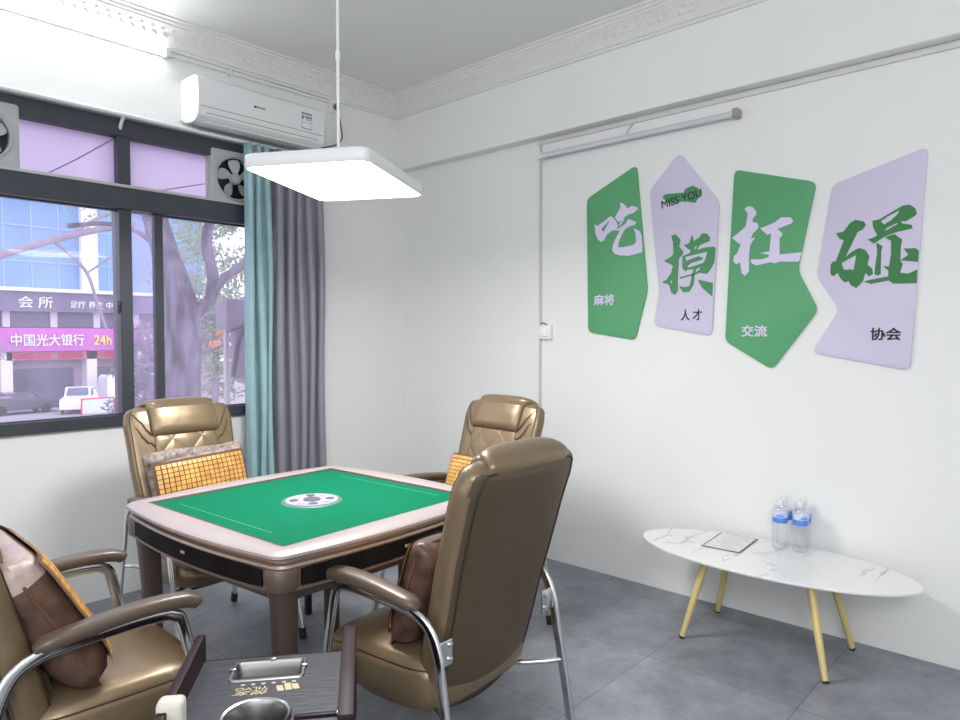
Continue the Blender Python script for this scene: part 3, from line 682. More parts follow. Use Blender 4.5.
for s in range(4):
    bm = bmesh.new(); R = Matrix.Rotation(s * pi / 2, 3, 'Z')
    box(bm, -.32, .26, -.352, -.3505, .7592, .7598); 
    if s % 2 == 0: box(bm, -.30, -.10, -.300, -.2988, .7592, .7598)
    for v in bm.verts: v.co = R @ v.co
    if s in (1, 3): mk('tile_slot', bm, FELTL, mt_, 0)
    else: bm.free()

# ------------------------------------------------------------------ armchairs
BACK = [(-.105, .30), (-.145, .38), (-.175, .48), (-.205, .60), (-.238, .72), (-.272, .84), (-.302, .94), (-.326, 1.005), (-.340, 1.045)]
BC = catmull(BACK, 6)
NB = len(BC)
def bfr(i):
    t = (BC[min(i + 1, NB - 1)] - BC[max(i - 1, 0)]).normalized()   # 2D (y, z)
    return BC[i], t, Vector((t.y, -t.x))                            # centre, tangent, forward normal (+y side)
def interp(tab, s):
    for (a, va), (b, vb) in zip(tab[:-1], tab[1:]):
        if s <= b:
            k = (s - a) / (b - a); k = k * k * (3 - 2 * k); return va + (vb - va) * k
    return tab[-1][1]
WTAB = [(0, .150), (.06, .195), (.16, .222), (.35, .234), (.60, .250), (.80, .255), (.90, .246), (.96, .232), (1, .195)]
DTAB = [(0, .022), (.06, .042), (.2, .052), (.8, .050), (.92, .046), (.97, .034), (1, .018)]
def chair():
    t = thing('armchair', '', 'chair')
    # backrest shell
    bm = bmesh.new(); rings = []
    for i in range(NB):
        s = i / (NB - 1); c, tt, nn = bfr(i); w = interp(WTAB, s); d = interp(DTAB, s)
        ring = []
        for x, y in sup(w, d, 3.4, 40):
            bow = .030 * (1 - (x / .25) ** 2) if y < 0 else -.004 * (1 - (x / .25) ** 2)   # rounded rear, dished front
            q = c + nn * (y - (bow if y < 0 else -bow) * .6)
            ring.append(Vector((x, q.x, q.y)))
        rings.append(ring)
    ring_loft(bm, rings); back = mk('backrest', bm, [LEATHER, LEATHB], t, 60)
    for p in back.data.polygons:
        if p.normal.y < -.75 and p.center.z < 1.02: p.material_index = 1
    # rear seam loop
    L_, R_ = [], []
    for i in range(3, NB - 3):
        s = i / (NB - 1); c, tt, nn = bfr(i); w = interp(WTAB, s) * .86; d = interp(DTAB, s)
        bow = .018 * (1 - (w / .25) ** 2)
        q = c - nn * (d * .764 + .03 * (1 - (w / .25) ** 2) * .6 + .001)
        L_.append(Vector((-w, q.x, q.y))); R_.append(Vector((w, q.x, q.y)))
    top = []
    for k in range(1, 8):
        a = k / 8; p, q = L_[-1], R_[-1]; top.append(p.lerp(q, a) + Vector((0, -.012 * sin(pi * a), .022 * sin(pi * a))))
    bot = []
    for k in range(1, 8):
        a = k / 8; p, q = R_[0], L_[0]; bot.append(p.lerp(q, a) + Vector((0, -.012 * sin(pi * a), -.018 * sin(pi * a))))
    bm = bmesh.new(); tube(bm, L_ + top + R_[::-1] + bot, .0036, k=6, loop=True); mk('rear_seam', bm, SEAM, back, 60)
    # side seams where the shell bolster turns
    for sx in (-1, 1):
        P = []; bm = bmesh.new()
        for i in range(4, NB - 2):
            s = i / (NB - 1); c, tt, nn = bfr(i); w = interp(WTAB, s); d = interp(DTAB, s); q = c + nn * (d * .62); P.append((sx * w * .937, q.x, q.y))
        tube(bm, P, .0018, k=5); mk('side_seam', bm, SEAM, back, 60)
    # front pads: a strip following the back curve, offset forward
    def pad(name, s0, s1, wf, th, m, cap=.02, wrap=0, par=t):
        bm = bmesh.new(); rings = []; n = 22
        path = []
        for k in range(n + 1):
            s = s0 + (s1 - s0) * k / n; f = s * (NB - 1); i = min(int(f), NB - 2); u = f - i
            c0_, t0_, n0_ = bfr(i); c1_, _, n1_ = bfr(i + 1); c = c0_.lerp(c1_, u); nn = n0_.lerp(n1_, u).normalized()
            path.append((c + nn * (interp(DTAB, s) * .93), nn, s, 1))
        if wrap:
            c, tt, nn = bfr(NB - 1)
            for k in range(1, 10):
                a = pi * k / 9; 
                path.append((c + tt * (.004 * sin(a)) + nn * (.024 * cos(a)), (nn * cos(a) + tt * sin(a)).normalized(), 1 + a * .01, 1 + .16 * sin(a / 2)))
            for k in range(1, 4):
                path.append((c - nn * (.024 + .002 * k) - tt * (.014 * k), -nn, 1.1, 1.16))
        N = len(path)
        for k, (c, nn, s, sc) in enumerate(path):
            e = min(1, min(k, (N - 1 - k)) / 3 + .15); e = e * (1 - .25 * (s > 1.0)); e = e ** .5
            w = wf(s) * sc * (.93 + .07 * e); h = th * e
            ring = []
            for x, y in sup(w, h, 2.8, 28):
                q = c + nn * y * (1.0 if y > 0 else .5); ring.append(Vector((x, q.x, q.y)))
            rings.append(ring)
        ring_loft(bm, rings); return mk(name, bm, m, par, 60)
    pad('quilted_pad', .10, .72, lambda s: .150, .018, QUILT)
    head = pad('head_pillow', .70, 1, lambda s: .152 + .010 * s, .036, LEATHER, wrap=1)
    # wrinkled wings beside the head pillow
    for sx in (-1, 1):
        bm = bmesh.new()
        for (s0, s1, x0, x1) in ((.66, .60, .150, .225), (.72, .63, .158, .228)):
            P = []
            for k in range(7):
                u = k / 6; s = s0 + (s1 - s0) * u * u * -1 + .10 * u * (1 if s0 > .7 else .6); f = min(s, .95) * (NB - 1); i = int(f)
                c, tt, nn = bfr(i); q = c + nn * (interp(DTAB, s) * (.97 - .30 * u ** 3) + .002); P.append((sx * (x0 + (x1 - x0) * u), q.x, q.y))
            tube(bm, P, .0026, .0022, k=6, radii=[1, 1, 1, .9, .8, .6, .3])
        mk('wing_fold', bm, SEAM, back, 60)
    # seat
    bm = bmesh.new(); rings = []
    for z, k, n in ((.325, .86, 4), (.332, .93, 4.5), (.352, .975, 5), (.385, 1.0, 5), (.425, 1.0, 5), (.448, .985, 5), (.452, .962, 5), (.455, .975, 5), (.470, .955, 4.5), (.480, .90, 4), (.486, .78, 3.5), (.488, .5, 3), (.486, .1, 2.5)):
        ring = []
        for x, y in sup(.256 * k, .245 * k, n, 48):
            zz = z; yy = y + .03
            if yy > .10: zz -= (yy - .10) ** 2 * 1.1 * (1 if z > .4 else .3)      # waterfall front
            if z < .40: zz += max(0, yy - .05) * .12
            ring.append(Vector((x * (1 + .02 * (yy > 0)), yy, zz)))
        rings.append(ring)
    ring_loft(bm, rings); seat = mk('seat', bm, LEATHER, t, 60)
    bm = bmesh.new(); P = []
    for x, y in sup(.256 * .968, .245 * .968, 5, 64):
        yy = y + .03; P.append((x * (1 + .02 * (yy > 0)), yy, .4525 - (max(0, yy - .10) ** 2 * 1.1)))
    tube(bm, P, .0028, k=6, loop=True); mk('seat_seam', bm, SEAM, seat, 60)
    # gathers in the middle of the seat
    bm = bmesh.new()
    box(bm, -.17, .17, -.15, .17, .312, .328, bev=.006); mk('seat_pan', bm, BLACKP, t)
    # chrome tubes and padded arms
    for sx in (-1, 1):
        x = sx * .272
        arc = catmull([(x + sx * .012, -.345, .012), (x + sx * .008, -.310, .25), (x, -.275, .46), (x, -.258, .545), (x, -.225, .605), (x, -.17, .632), (x, -.10, .640)], 5) + \
              catmull([(x, -.08, .641), (x, .06, .645), (x, .125, .640)], 3) + catmull([(x, .148, .628), (x, .160, .60), (x, .190, .47), (x, .235, .27), (x + sx * .008, .292, .012)], 5)
        bm = bmesh.new(); tube(bm, arc, .0085, .0165, k=14, up=(1, 0, 0), n=2.6); tb = mk('arm_tube', bm, CHROME, t, 60)
        for f in (arc[0], arc[-1]):
            bm = bmesh.new(); d = Vector((0, .012 if f.y < 0 else -.014, .06)); tube(bm, [f - d * .17, f + d * .55], .0125, .021, k=14, up=(1, 0, 0), n=2.6)
            mk('foot_cap', bm, RUBBER, tb, 60)
        bm = bmesh.new()
        P = catmull([(x, -.185, .640), (x, -.165, .655), (x, -.06, .668), (x, .06, .676), (x, .15, .672), (x, .188, .660), (x, .200, .650)], 4)
        n = len(P); rad_ = [min(1, .25 + .75 * min(i / 4, (n - 1 - i) / 2.2)) * (.86 + .14 * sin(pi * i / n)) for i in range(n)]
        tube(bm, P, .030, .0195, k=20, up=(1, 0, 0), n=3.0, radii=rad_); mk('armrest', bm, ARMM, t, 60)
        bm = bmesh.new()
        box(bm, min(sx * .262, sx * .215), max(sx * .262, sx * .215), -.262, -.256, .500, .570, bev=.002)
        for z in (.515, .555):
            lathe(bm, [(.007, 0), (.007, .004), (.003, .006)], 12, frame((sx * .225, -.262, z), (1, 0, 0), (0, 0, 1), (0, -1, 0)))
        mk('back_bracket', bm, CHROME, tb, 50)
    for sx in (-1, 1):
        bm = bmesh.new(); tube(bm, catmull([(sx * .275, -.292, .340), (sx * .235, -.25, .335), (sx * .18, -.14, .325), (sx * .18, .10, .322), (sx * .235, .19, .335), (sx * .276, .222, .345)], 5), .009, k=10)
        mk('side_bar', bm, CHROME, t, 60)
    return t
c1 = chair()
POS = {'near': (1.490, 1.545, rad(3)), 'far': (1.455, 2.965, rad(180)), 'left': (.652, 2.09, rad(-91)), 'right': (2.295, 2.235, rad(86))}
LBL = {'near': 'bronze leatherette armchair nearest the camera, seen from behind, at the near side of the table',
       'far': 'bronze leatherette armchair with its back to the window, facing the mahjong table',
       'left': 'bronze leatherette armchair cut off by the left edge of the photo',
       'right': 'bronze leatherette armchair on the far right side of the table, partly hidden by another chair'}
for i, k in enumerate(POS):
    c = c1 if i == 0 else copy_tree(c1)
    x, y, a = POS[k]; c.location = (x, y, 0); c.rotation_euler = (0, 0, a); c['label'] = LBL[k]; c['group'] = 'armchairs around the mahjong table'

# ------------------------------------------------------------------ bamboo cushions
def cushion(kind):
    W_, H_, T_ = .205, .165, (.055 if kind == 'taupe' else .062); EX = 4 if kind == 'taupe' else 6
    t = thing('cushion', '', 'cushion')
    bm = bmesh.new(); n = 22; F = []; B = []
    for j in range(n + 1):
        rf, rb = [], []
        for i in range(n + 1):
            u, v = -1 + 2 * i / n, -1 + 2 * j / n
            m = (1 - u ** EX) * (1 - v ** EX)
            th = T_ * m ** .45; pin = 1 - .05 * (1 - abs(v)) * abs(u) ** 3
            x = u * W_ * (1 - .04 * (1 - v * v)); z = H_ + v * H_ * (1 - .05 * (1 - u * u))
            rf.append(bm.verts.new((x, th, z))); 
            rb.append(rf[-1] if m < 1e-9 else bm.verts.new((x, -th, z)))
        F.append(rf); B.append(rb)
    for j in range(n):
        for i in range(n):
            bm.faces.new((F[j][i], F[j][i + 1], F[j + 1][i + 1], F[j + 1][i]))
            bm.faces.new((B[j][i + 1], B[j][i], B[j + 1][i], B[j + 1][i + 1]))
    for f in bm.faces:
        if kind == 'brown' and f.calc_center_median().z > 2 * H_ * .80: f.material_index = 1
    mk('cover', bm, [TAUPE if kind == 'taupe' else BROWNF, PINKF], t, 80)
    bm = bmesh.new(); P = []
    for i in range(64):
        a = 2 * pi * i / 64; x, z = sup(W_ * .965, H_ * .965, 9, 64)[i]
        P.append((x, 0, H_ + z))
    tube(bm, P, .004, k=6, loop=True); mk('piping', bm, BAMBD, t, 80)
    if kind == 'taupe':
      bm = bmesh.new(); P = [Vector((u * (W_ + .004), .018 * sin(u * 2), 2 * H_ - .012 + .006 * sin(3 * u))) for u in [-1 + i / 8 for i in range(17)]]
      tube(bm, P, .026, .022, k=14, radii=[.75] + [1] * 15 + [.75]); mk('top_roll', bm, TAUPE, t, 80)
    # mat of bamboo tiles
    cols, rows = (18, 15) if kind != 'plain' else (19, 16); mw, mh = (.180, .138) if kind != 'plain' else (.188, .150)
    def surf(x, z):
        u, v = x / W_, (z - H_) / H_; return T_ * max(0, (1 - u ** EX) * (1 - v ** EX)) ** .45
    bm = bmesh.new(); zc = H_ - (.010 if kind != 'plain' else 0)
    for k in range(2):
        g = 16; V = [[bm.verts.new(((-1 + 2 * i / g) * (mw + (.010 if k == 0 else 0)), surf((-1 + 2 * i / g) * mw, zc + (-1 + 2 * j / g) * mh) + (.002 if k == 0 else .003), zc + (-1 + 2 * j / g) * (mh + (.010 if k == 0 else 0)))) for i in range(g + 1)] for j in range(g + 1)]
        for j in range(g):
            for i in range(g):
                f = bm.faces.new((V[j][i], V[j][i + 1], V[j + 1][i + 1], V[j + 1][i])); f.material_index = k
    o = mk('mat_border', bm, [BAMBD, CORD], t, 80)
    bm = bmesh.new(); pw, ph = 2 * mw / cols, 2 * mh / rows
    for j in range(rows):
        for i in range(cols):
            x = -mw + (i + .5) * pw; z = zc - mh + (j + .5) * ph
            y = surf(x, z) + .003; dx = (surf(x + .005, z) - surf(x - .005, z)) / .01; dz = (surf(x, z + .005) - surf(x, z - .005)) / .01
            nrm = Vector((-dx, 1, -dz)).normalized(); ax = Vector((1, dx, 0)).normalized(); az = ax.cross(nrm).normalized()
            Mx = frame((x, y, z), ax, nrm, az)
            box(bm, -pw * .42, pw * .42, 0, .005, -ph * .43, ph * .43, M=Mx)
    mk('bamboo_mat', bm, BAMB, t, 0)
    return t
def seat_cushion(chair_key, kind, label, y=-.03, tilt=14, roll=0, first=None, x=0, s=1, z=.488):
    c = first if first else cushion(kind)
    cx, cy, a = POS[chair_key]
    M = Matrix.Translation((cx, cy, 0)) @ Matrix.Rotation(a, 4, 'Z') @ Matrix.Translation((x, y, z)) @ Matrix.Rotation(rad(tilt), 4, 'X') @ Matrix.Rotation(rad(roll), 4, 'Y') @ Matrix.Scale(s, 4)
    c.matrix_world = M; c['label'] = label; c['group'] = 'bamboo-fronted cushions on the armchairs'; return c
seat_cushion('far', 'taupe', 'bamboo-tile cushion with grey floral border on the armchair by the window', y=-.045, x=-.005, roll=3, s=1.13)
seat_cushion('left', 'brown', 'brown satin cushion with bamboo front on the leftmost armchair', y=-.035, tilt=29, s=1.2, z=.500)
seat_cushion('near', 'dark', 'brown cushion on the armchair nearest the camera, mostly hidden by its backrest', y=-.035, tilt=19, x=-.02)
seat_cushion('right', 'plain', 'bamboo-tile cushion without a roll on the armchair across the table from the left one', y=-.04, tilt=18, x=-.05, s=.98)

# ------------------------------------------------------------------ tea stand with tray
u_ = rad(-38.1)
st = thing('tea_stand', 'dark wooden tea stand with slate tray top and raised side boards, between two armchairs', 'side table', (.870, 1.458, 0), u_)
bm = bmesh.new()
hw, hd = .172, .165
tray_o = [(-.190, -.27), (.156, -.27), (.156, .125), (-.190, .125)]
ash = [(-.104, .008), (.058, .008), (.058, .094), (-.104, .094)]
cup = [(-.022 + .068 * cos(2 * pi * i / 40), -.166 + .068 * sin(2 * pi * i / 40)) for i in range(40)]
mk('tray_top', poly_bm([[tray_o, ash, cup]], .014, flat(0, 0, .543)), TRAYM, st, 0)
bm = bmesh.new()
for (x, zt, sx, th) in ((-.201, .612, -1, .020), (.173, .612, 1, .034)):
    pts = [(-.28, .40), (-.28, .600), (-.02, .606), (.11, zt), (.145, zt), (.145, .52), (.135, .40)]
    Mx = frame((x - th / 2, 0, 0), (0, 1, 0), (0, 0, 1), (1, 0, 0))
    b2 = poly_bm([[rounded(pts, .012, 3)]], th, Mx @ Matrix.Translation((0, 0, th / 2)), bev=.002)
    mk('side_board', b2, DARKW, st, 30)
bm = bmesh.new(); box(bm, -.190, .156, .125, .137, .50, .548, bev=.002); mk('end_rail', bm, DARKW, st, 30)
for sx in (-1, 1):
    for y in (-.255, .115):
        bm = bmesh.new(); box(bm, (-.212 if sx < 0 else .160), (-.190 if sx < 0 else .186), y - .016, y + .016, 0, .41, bev=.003); mk('leg', bm, DARKW, st, 30)
bm = bmesh.new(); box(bm, -.2, .17, -.24, .10, .14, .155, bev=.003); mk('lower_shelf', bm, DARKW, st, 30)
bm = bmesh.new(); box(bm, .06, .17, -.185, -.172, .5501, .556, bev=.002); mk('tray_divider', bm, DARKW, st)
bm = bmesh.new(); box(bm, .150, .176, -.188, -.170, .5501, .560, bev=.003); mk('corner_clip', bm, CHROME, st)
bm = bmesh.new()
for i in range(6): box(bm, -.078 + i * .0235, -.069 + i * .0235, -.018, -.0115, .5500, .5506)
mk('gold_dots', bm, mat('silver_print', (.55, .52, .48), .4), st, 0)
bm = bmesh.new()
for i in range(3):
    x = .004 + i * .0175; y = -.044 + i * .002; h = (.014, .021, .014)[i]
    vs = [bm.verts.new(p) for p in ((x, y + h, .5504), (x + .015, y + h, .5504), (x + .022, y - .012, .5504), (x + .007, y - .012, .5504))]; bm.faces.new(vs)
emb = mk('gold_emblem', bm, GOLD, st, 0)
mk('gold_brand', text_bm('YILVO', .075, .013, flat(-.050, -.035, .5504, pi), .0004, bold=.02), GOLD, st, 0)
mk('gold_characters', text_bm('悦友', .080, .020, flat(-.052, -.055, .5504, pi), .0004, bold=.02, shear=.3), GOLD, st, 0)
bm = bmesh.new(); Rz = []
for k, z in ((.0, .5505), (.002, .5535), (.007, .5535), (.010, .546), (.014, .520), (.024, .517)):
    pts = rounded([(-.112 + k, 0 + k), (.066 - k, 0 + k), (.066 - k, .102 - k), (-.112 + k, .102 - k)], .012, 4); Rz.append([Vector((x, y, z)) for x, y in pts])
ring_loft(bm, Rz, cap=False); bm.faces.new([v for v in bm.verts][-len(Rz[0]):])
for x, y in ((-.018, .099), (-.108, .056), (.062, .056)): box(bm, x - .007, x + .007, y - .006, y + .006, .552, .559, bev=.002)
a = mk('ashtray', bm, STEEL, None, 40, (0, 0, 0)); a.location = (.870, 1.458, 0); a.rotation_euler = (0, 0, u_)
tag(a, 'rectangular stainless steel ashtray set into the tea stand tray', 'ashtray')
bm = bmesh.new(); lathe(bm, [(.060, .47), (.064, .475), (.066, .548), (.073, .5505), (.076, .554), (.073, .558), (.068, .556), (.063, .546), (.060, .478), (.03, .474)], 40, Matrix.Translation((-.022, -.166, 0)))
a = mk('cup_holder', bm, STEEL, None, 40); a.location = (.870, 1.458, 0); a.rotation_euler = (0, 0, u_)
tag(a, 'round chrome cup holder set into the tea stand tray, cut by the bottom edge', 'cup holder')
bm = bmesh.new(); box(bm, -.215, -.160, -.212, -.168, .45, .622, bev=.012, seg=3); mk('rail_cap', bm, CREAM, st, 60)['label'] = 'cream plastic rounded upright block'

# black legged side table behind the mahjong table
t = thing('side_table', 'black-legged low table mostly hidden behind the mahjong table', 'side table', (2.21, 3.08, 0))
bm = bmesh.new(); box(bm, -.33, .33, -.22, .22, .50, .52, bev=.004); mk('table_top', bm, DARKW, t, 30)
for sx in (-1, 1):
    for sy in (-1, 1):
        bm = bmesh.new(); box(bm, sx * .305 - .014, sx * .305 + .014, sy * .195 - .014, sy * .195 + .014, 0, .50, bev=.003); mk('leg', bm, BLACKP, t, 30)

# ------------------------------------------------------------------ coffee table with card and bottles
CT = (3.096, 1.088)
t = thing('coffee_table', 'white marble-topped leaf-shaped coffee table with gold legs against the right wall', 'coffee table', (CT[0], CT[1], 0))
bm = bmesh.new(); rings = []
for z, k in ((.382, .985), (.384, .996), (.391, 1), (.394, .996)):
    ring = []
    for i in range(96):
        a = 2 * pi * i / 96
        y = .598 * k * sgn(sin(a)) * abs(sin(a)) ** .92; x = .277 * k * sgn(cos(a)) * abs(cos(a)) ** 1.12
        ring.append(Vector((x, y, z)))
    rings.append(ring)
ring_loft(bm, rings); mk('table_top', bm, MARBLE, t, 50)
for sx in (-1, 1):
    for sy in (-1, 1):
        foot = Vector((sx * .197, sy * .305, .0)); head = Vector((sx * .130, sy * .218, .382))
        bm = bmesh.new(); tube(bm, [foot + (head - foot) * .02, foot.lerp(head, .5), head], .0165, k=18, radii=[.72, .95, 1.12]); lg = mk('leg', bm, BRASS, t, 60)
        bm = bmesh.new(); tube(bm, [foot + Vector((0, 0, .001)), foot + (head - foot) * .025], .0125, k=16); mk('foot_cap', bm, RUBBER, lg, 60)
bm = bmesh.new(); box(bm, -.15, .15, -.24, .24, .374, .382, bev=.003); mk('mounting_plate', bm, BLACKP, t)
# card
t = thing('framed_card', 'white printed card in a thin dark frame lying on the marble table', 'card', (3.187, 1.291, .3945), rad(4))
a_, b_ = .135, .090
bm = bmesh.new(); box(bm, -a_, a_, -b_, b_, 0, .003, bev=.001); mk('backing', bm, CARDF, t, 0)
bm = bmesh.new(); box(bm, -a_ + .009, a_ - .009, -b_ + .009, b_ - .009, .003, .0037); pp = mk('paper', bm, PAPER, t, 0)
bm = bmesh.new()
for i in range(8):
    w = (.06, .07, .07, .05, .07, .066, .03, .06)[i]; x = .095 - i * .027
    box(bm, x - .002, x + .002, -w, w * .8, .0037, .0040)
mk('printed_lines', bm, INKG, pp, 0)
# bottles
def bottle():
    t = thing('water_bottle', '', 'bottle')
    pr = [(.022, 0), (.030, .004), (.0325, .012), (.0325, .020)]
    for k in range(6): z = .026 + k * .014; pr += [(.0325, z), (.0312, z + .005), (.0325, z + .009)]
    pr += [(.0315, .118), (.0325, .122), (.0325, .168), (.030, .180), (.022, .196), (.0135, .205), (.0125, .212)]
    bm = bmesh.new(); lathe(bm, pr, 28); mk('bottle_body', bm, PET, t, 60)
    bm = bmesh.new(); lathe(bm, [(.0331, .126), (.0334, .128), (.0334, .149), (.0331, .150)], 28); lb = mk('label_band', bm, LABB, t, 60)
    bm = bmesh.new(); lathe(bm, [(.0331, .150), (.0334, .151), (.0332, .172), (.0318, .176)], 28)
    mk('upper_label', bm, LABW, t, 60)
    bm = bmesh.new()
    for k in range(3):
        a0 = k * 2 * pi / 3
        for j, (dz, h, da) in enumerate(((.160, .008, .5), (.154, .003, .7), (.168, .003, .35))):
            rings = []
            for i in range(9):
                a = a0 - da + 2 * da * i / 8; hh = h * (.3 + .7 * abs(sin(i * 1.9 + j)))
                rings.append([Vector((r * cos(a), r * sin(a), z)) for r, z in ((.0332, dz - hh / 2), (.0338, dz - hh / 2), (.0338, dz + hh / 2), (.0332, dz + hh / 2))])
            ring_loft(bm, rings)
    mk('label_print', bm, LABB, lb, 60)
    bm = bmesh.new(); lathe(bm, [(.0148, .208), (.0152, .210), (.0152, .225), (.013, .228), (.004, .2285)], 24); lathe(bm, [(.0165, .2045), (.0165, .207), (.013, .2075)], 24); mk('cap', bm, CAPW, t, 60)
    return t
b0 = bottle()
BP = [((3.252, 1.085), 'clear water bottle at the front left of the four on the marble table'), ((3.268, 1.000), 'clear water bottle standing nearest the camera on the marble table'),
      ((3.322, 1.090), 'clear water bottle behind the left bottle, against the wall side'), ((3.338, 1.010), 'clear water bottle at the back right of the four on the marble table')]
for i, (p, l) in enumerate(BP):
    b = b0 if i == 0 else copy_tree(b0); b.location = (p[0], p[1], .3945); b.rotation_euler = (0, 0, rad(200 + i * 25)); b['label'] = l; b['group'] = 'water bottles on the marble table'
# ------------------------------------------------------------------ outside the window
GZ = -3.8
ASPH = mat('street_paving', (.40, .37, .41), .8, var=.12, vscale=.5)
struct(mk('ground_outside', (lambda b: (box(b, -60, 120, 6, 130, GZ - .3, GZ), b)[1])(bmesh.new()), ASPH, smooth=0))
GLASSB = mat('blue_facade_glass', (.18, .36, .62), .3, 0, var=.2, vscale=.35, stretch=(1, 1, .35))
CLAD = mat('white_cladding', (.80, .80, .82), .6, var=.02)
SIGNG = mat('grey_lilac_fascia', (.17, .155, .26), .6, var=.05)
SIGNP = mat('magenta_fascia', (.55, .12, .52), .5, var=.04)
LEDR = mat('red_led_text', (.85, .05, .16), .5)
WHT = mat('white_sign_letter', (.9, .9, .92), .5)
YEL = mat('yellow_sign_letter', (.9, .70, .22), .5)
DKW = mat('shop_window_glass', (.13, .13, .21), .3, 0, var=.35, vscale=.6)
PINKW = mat('shop_front_wall', (.42, .34, .44), .6, var=.06)
YF = 50
bk = thing('bank_building', 'blue glass building across the street with grey and magenta shop fascias', 'building', (8, YF, GZ))
def bx2(x0, x1, z0, z1, d0=0, d1=.3, bev=0): b = bmesh.new(); box(b, x0 - 8, x1 - 8, -d1, -d0, z0 - GZ, z1 - GZ, bev=bev); return b
mk('main_block', bx2(-14, 25, GZ, 24, -12, 0), GLASSB, bk, 0)
for x0, x1 in ((-2.0, -1), (5.0, 6.0), (15.75, 16.72), (24, 25)): mk('facade_column', bx2(x0, x1, 4.2, 24, 0, .5), CLAD, bk, 0)
b = bmesh.new()
for i in range(9): box(b, -22, 17, -.06, 0, 6.0 + i * 2.2 - GZ, 6.06 + i * 2.2 - GZ)
for i in range(26): box(b, -22 + i * 1.5, -21.95 + i * 1.5, -.06, 0, 4.4 - GZ, 24 - GZ)
mk('glazing_bars', b, mat('facade_bar', (.36, .52, .76), .5), bk, 0)
mk('canopy_edge', bx2(-14, 25, 4.08, 4.30, 0, 1.6), CLAD, bk, 0)
mk('upper_fascia', bx2(-14, 25, 2.86, 4.08, 0, 1.3), SIGNG, bk, 0)
mk('window_band', bx2(-14, 25, 1.90, 2.86, 0, .3), DKW, bk, 0)
for x in (7.0, 9.2, 11.3, 13.87, 16.39, 18.9, 21.4): mk('band_pier', bx2(x, x + .38, 1.90, 2.86, .3, .5), CLAD, bk, 0)
mk('lower_fascia', bx2(-14, 25, .42, 1.84, 0, 1.5), SIGNP, bk, 0)
mk('shopfront', bx2(-14, 25, GZ, .42, 0, .2), PINKW, bk, 0)
for x0, x1 in ((8.5, 10.8), (11.6, 15.2), (16.4, 18.6), (19.4, 23)): mk('shop_window', bx2(x0, x1, -3.1, -.7, .2, .26), DKW, bk, 0)
for x in (11.0, 15.7, 18.9): mk('shop_column', bx2(x, x + .6, GZ, .42, .2, 1.2), CLAD, bk, 0)
def sign(body, x, z, w, h, d, m, bold=.01): mk('sign_lettering', text_bm(body, w, h, on_north(x - 8, z - GZ, -d), .05, bold=bold), m, bk, 0)
sign('会 所', 12.85, 3.43, 1.85, .72, 1.33, WHT); sign('足疗 养生 中式 养', 16.55, 3.36, 3.6, .48, 1.33, WHT)
sign('中国光大银行', 13.45, 1.10, 4.0, .74, 1.53, WHT, .02); sign('24h', 16.55, 1.09, 1.05, .66, 1.53, YEL, .03); sign('自助', 17.75, 1.22, .9, .40, 1.53, WHT); sign('银行服务', 19.9, 1.22, 1.5, .36, 1.53, WHT)
for x, w, s_ in ((12.6, 2.1, '欢迎光临本店服务'), (14.75, 1.5, '金融便民优'), (17.1, 1.6, '营业时间全')): sign(s_, x, .12, w, .36, 1.25, LEDR, .03)
mk('led_strip', bx2(11.3, 18.2, -.14, .40, 1.0, 1.2), mat('led_backing', (.45, .20, .32), .5), bk, 0)

bk.location = (9.6, 60, 1.38 + 1.2 * (GZ - 1.38)); bk.scale = (1.2, 1.2, 1.2)
def car(name, label, cat, loc, rz, col, L_=4.4, H_=1.45, van=False):
    t = thing(name, label, cat, loc, rz)
    body = mat(name + '_paint', col, .3, .1, coat=.5)
    bm = bmesh.new()
    pr = [(-.5, .20), (-.5, .50), (-.46, .62), (-.36, .64), (-.24, .97), (.10, 1.0), (.24, .68), (.44, .58), (.5, .42), (.5, .20)] if not van else [(-.5, .18), (-.5, .92), (-.46, 1.0), (.22, 1.0), (.36, .62), (.47, .52), (.5, .40), (.5, .18)]
    ring_loft(bm, [[Vector((x * L_, y, (z - (0 if abs(y) < .8 else 0)) * H_)) if z < .66 else Vector((x * L_ * (.97 if abs(y) > .8 else 1), y * .86, z * H_)) for x, z in pr] for y in (-.88, -.82, .82, .88)])
    mk('body', bm, body, t, 30)
    bm = bmesh.new(); z0, z1 = .66 * H_, .93 * H_
    for s in (-1, 1):
        for a, b2 in ((-.27, -.06), (-.04, .13)):
            vs = [bm.verts.new(p) for p in ((a * L_, s * .80, z0), (b2 * L_ + .12, s * .80, z0), (b2 * L_ - .05, s * .775, z1), (a * L_ + .15, s * .775, z1))]; bm.faces.new(vs)
    for v in bm.verts: v.co.y *= 1.03
    mk('side_glass', bm, DKW, t, 0)
    bm = bmesh.new(); vs = [bm.verts.new(p) for p in ((.235 * L_ if not van else .355 * L_, -.66, .70 * H_), (.235 * L_ if not van else .355 * L_, .66, .70 * H_), (.115 * L_ if not van else .24 * L_, .58, .97 * H_), (.115 * L_ if not van else .24 * L_, -.58, .97 * H_))]; bm.faces.new(vs)
    for v in bm.verts: v.co += Vector((.03, 0, .02))
    mk('windscreen', bm, DKW, t, 0)
    for sx in (-.30, .31):
        for sy in (-1, 1):
            bm = bmesh.new(); lathe(bm, [(.20, -.10), (.31, -.10), (.33, 0), (.31, .02), (.14, .03)], 18, frame((sx * L_, sy * .80, .33), (1, 0, 0), (0, 0, 1), (0, -sy, 0)) ); mk('wheel', bm, RUBBER, t, 40)
    return t
car('parked_sedan', 'dark grey sedan parked across the street', 'car', (12.9, 53.2, GZ), rad(8), (.07, .07, .11))
car('parked_suv', 'white car parked beside the dark sedan, outside the window', 'car', (16.1, 51.6, GZ), rad(245), (.86, .86, .90), 4.2, 1.7)
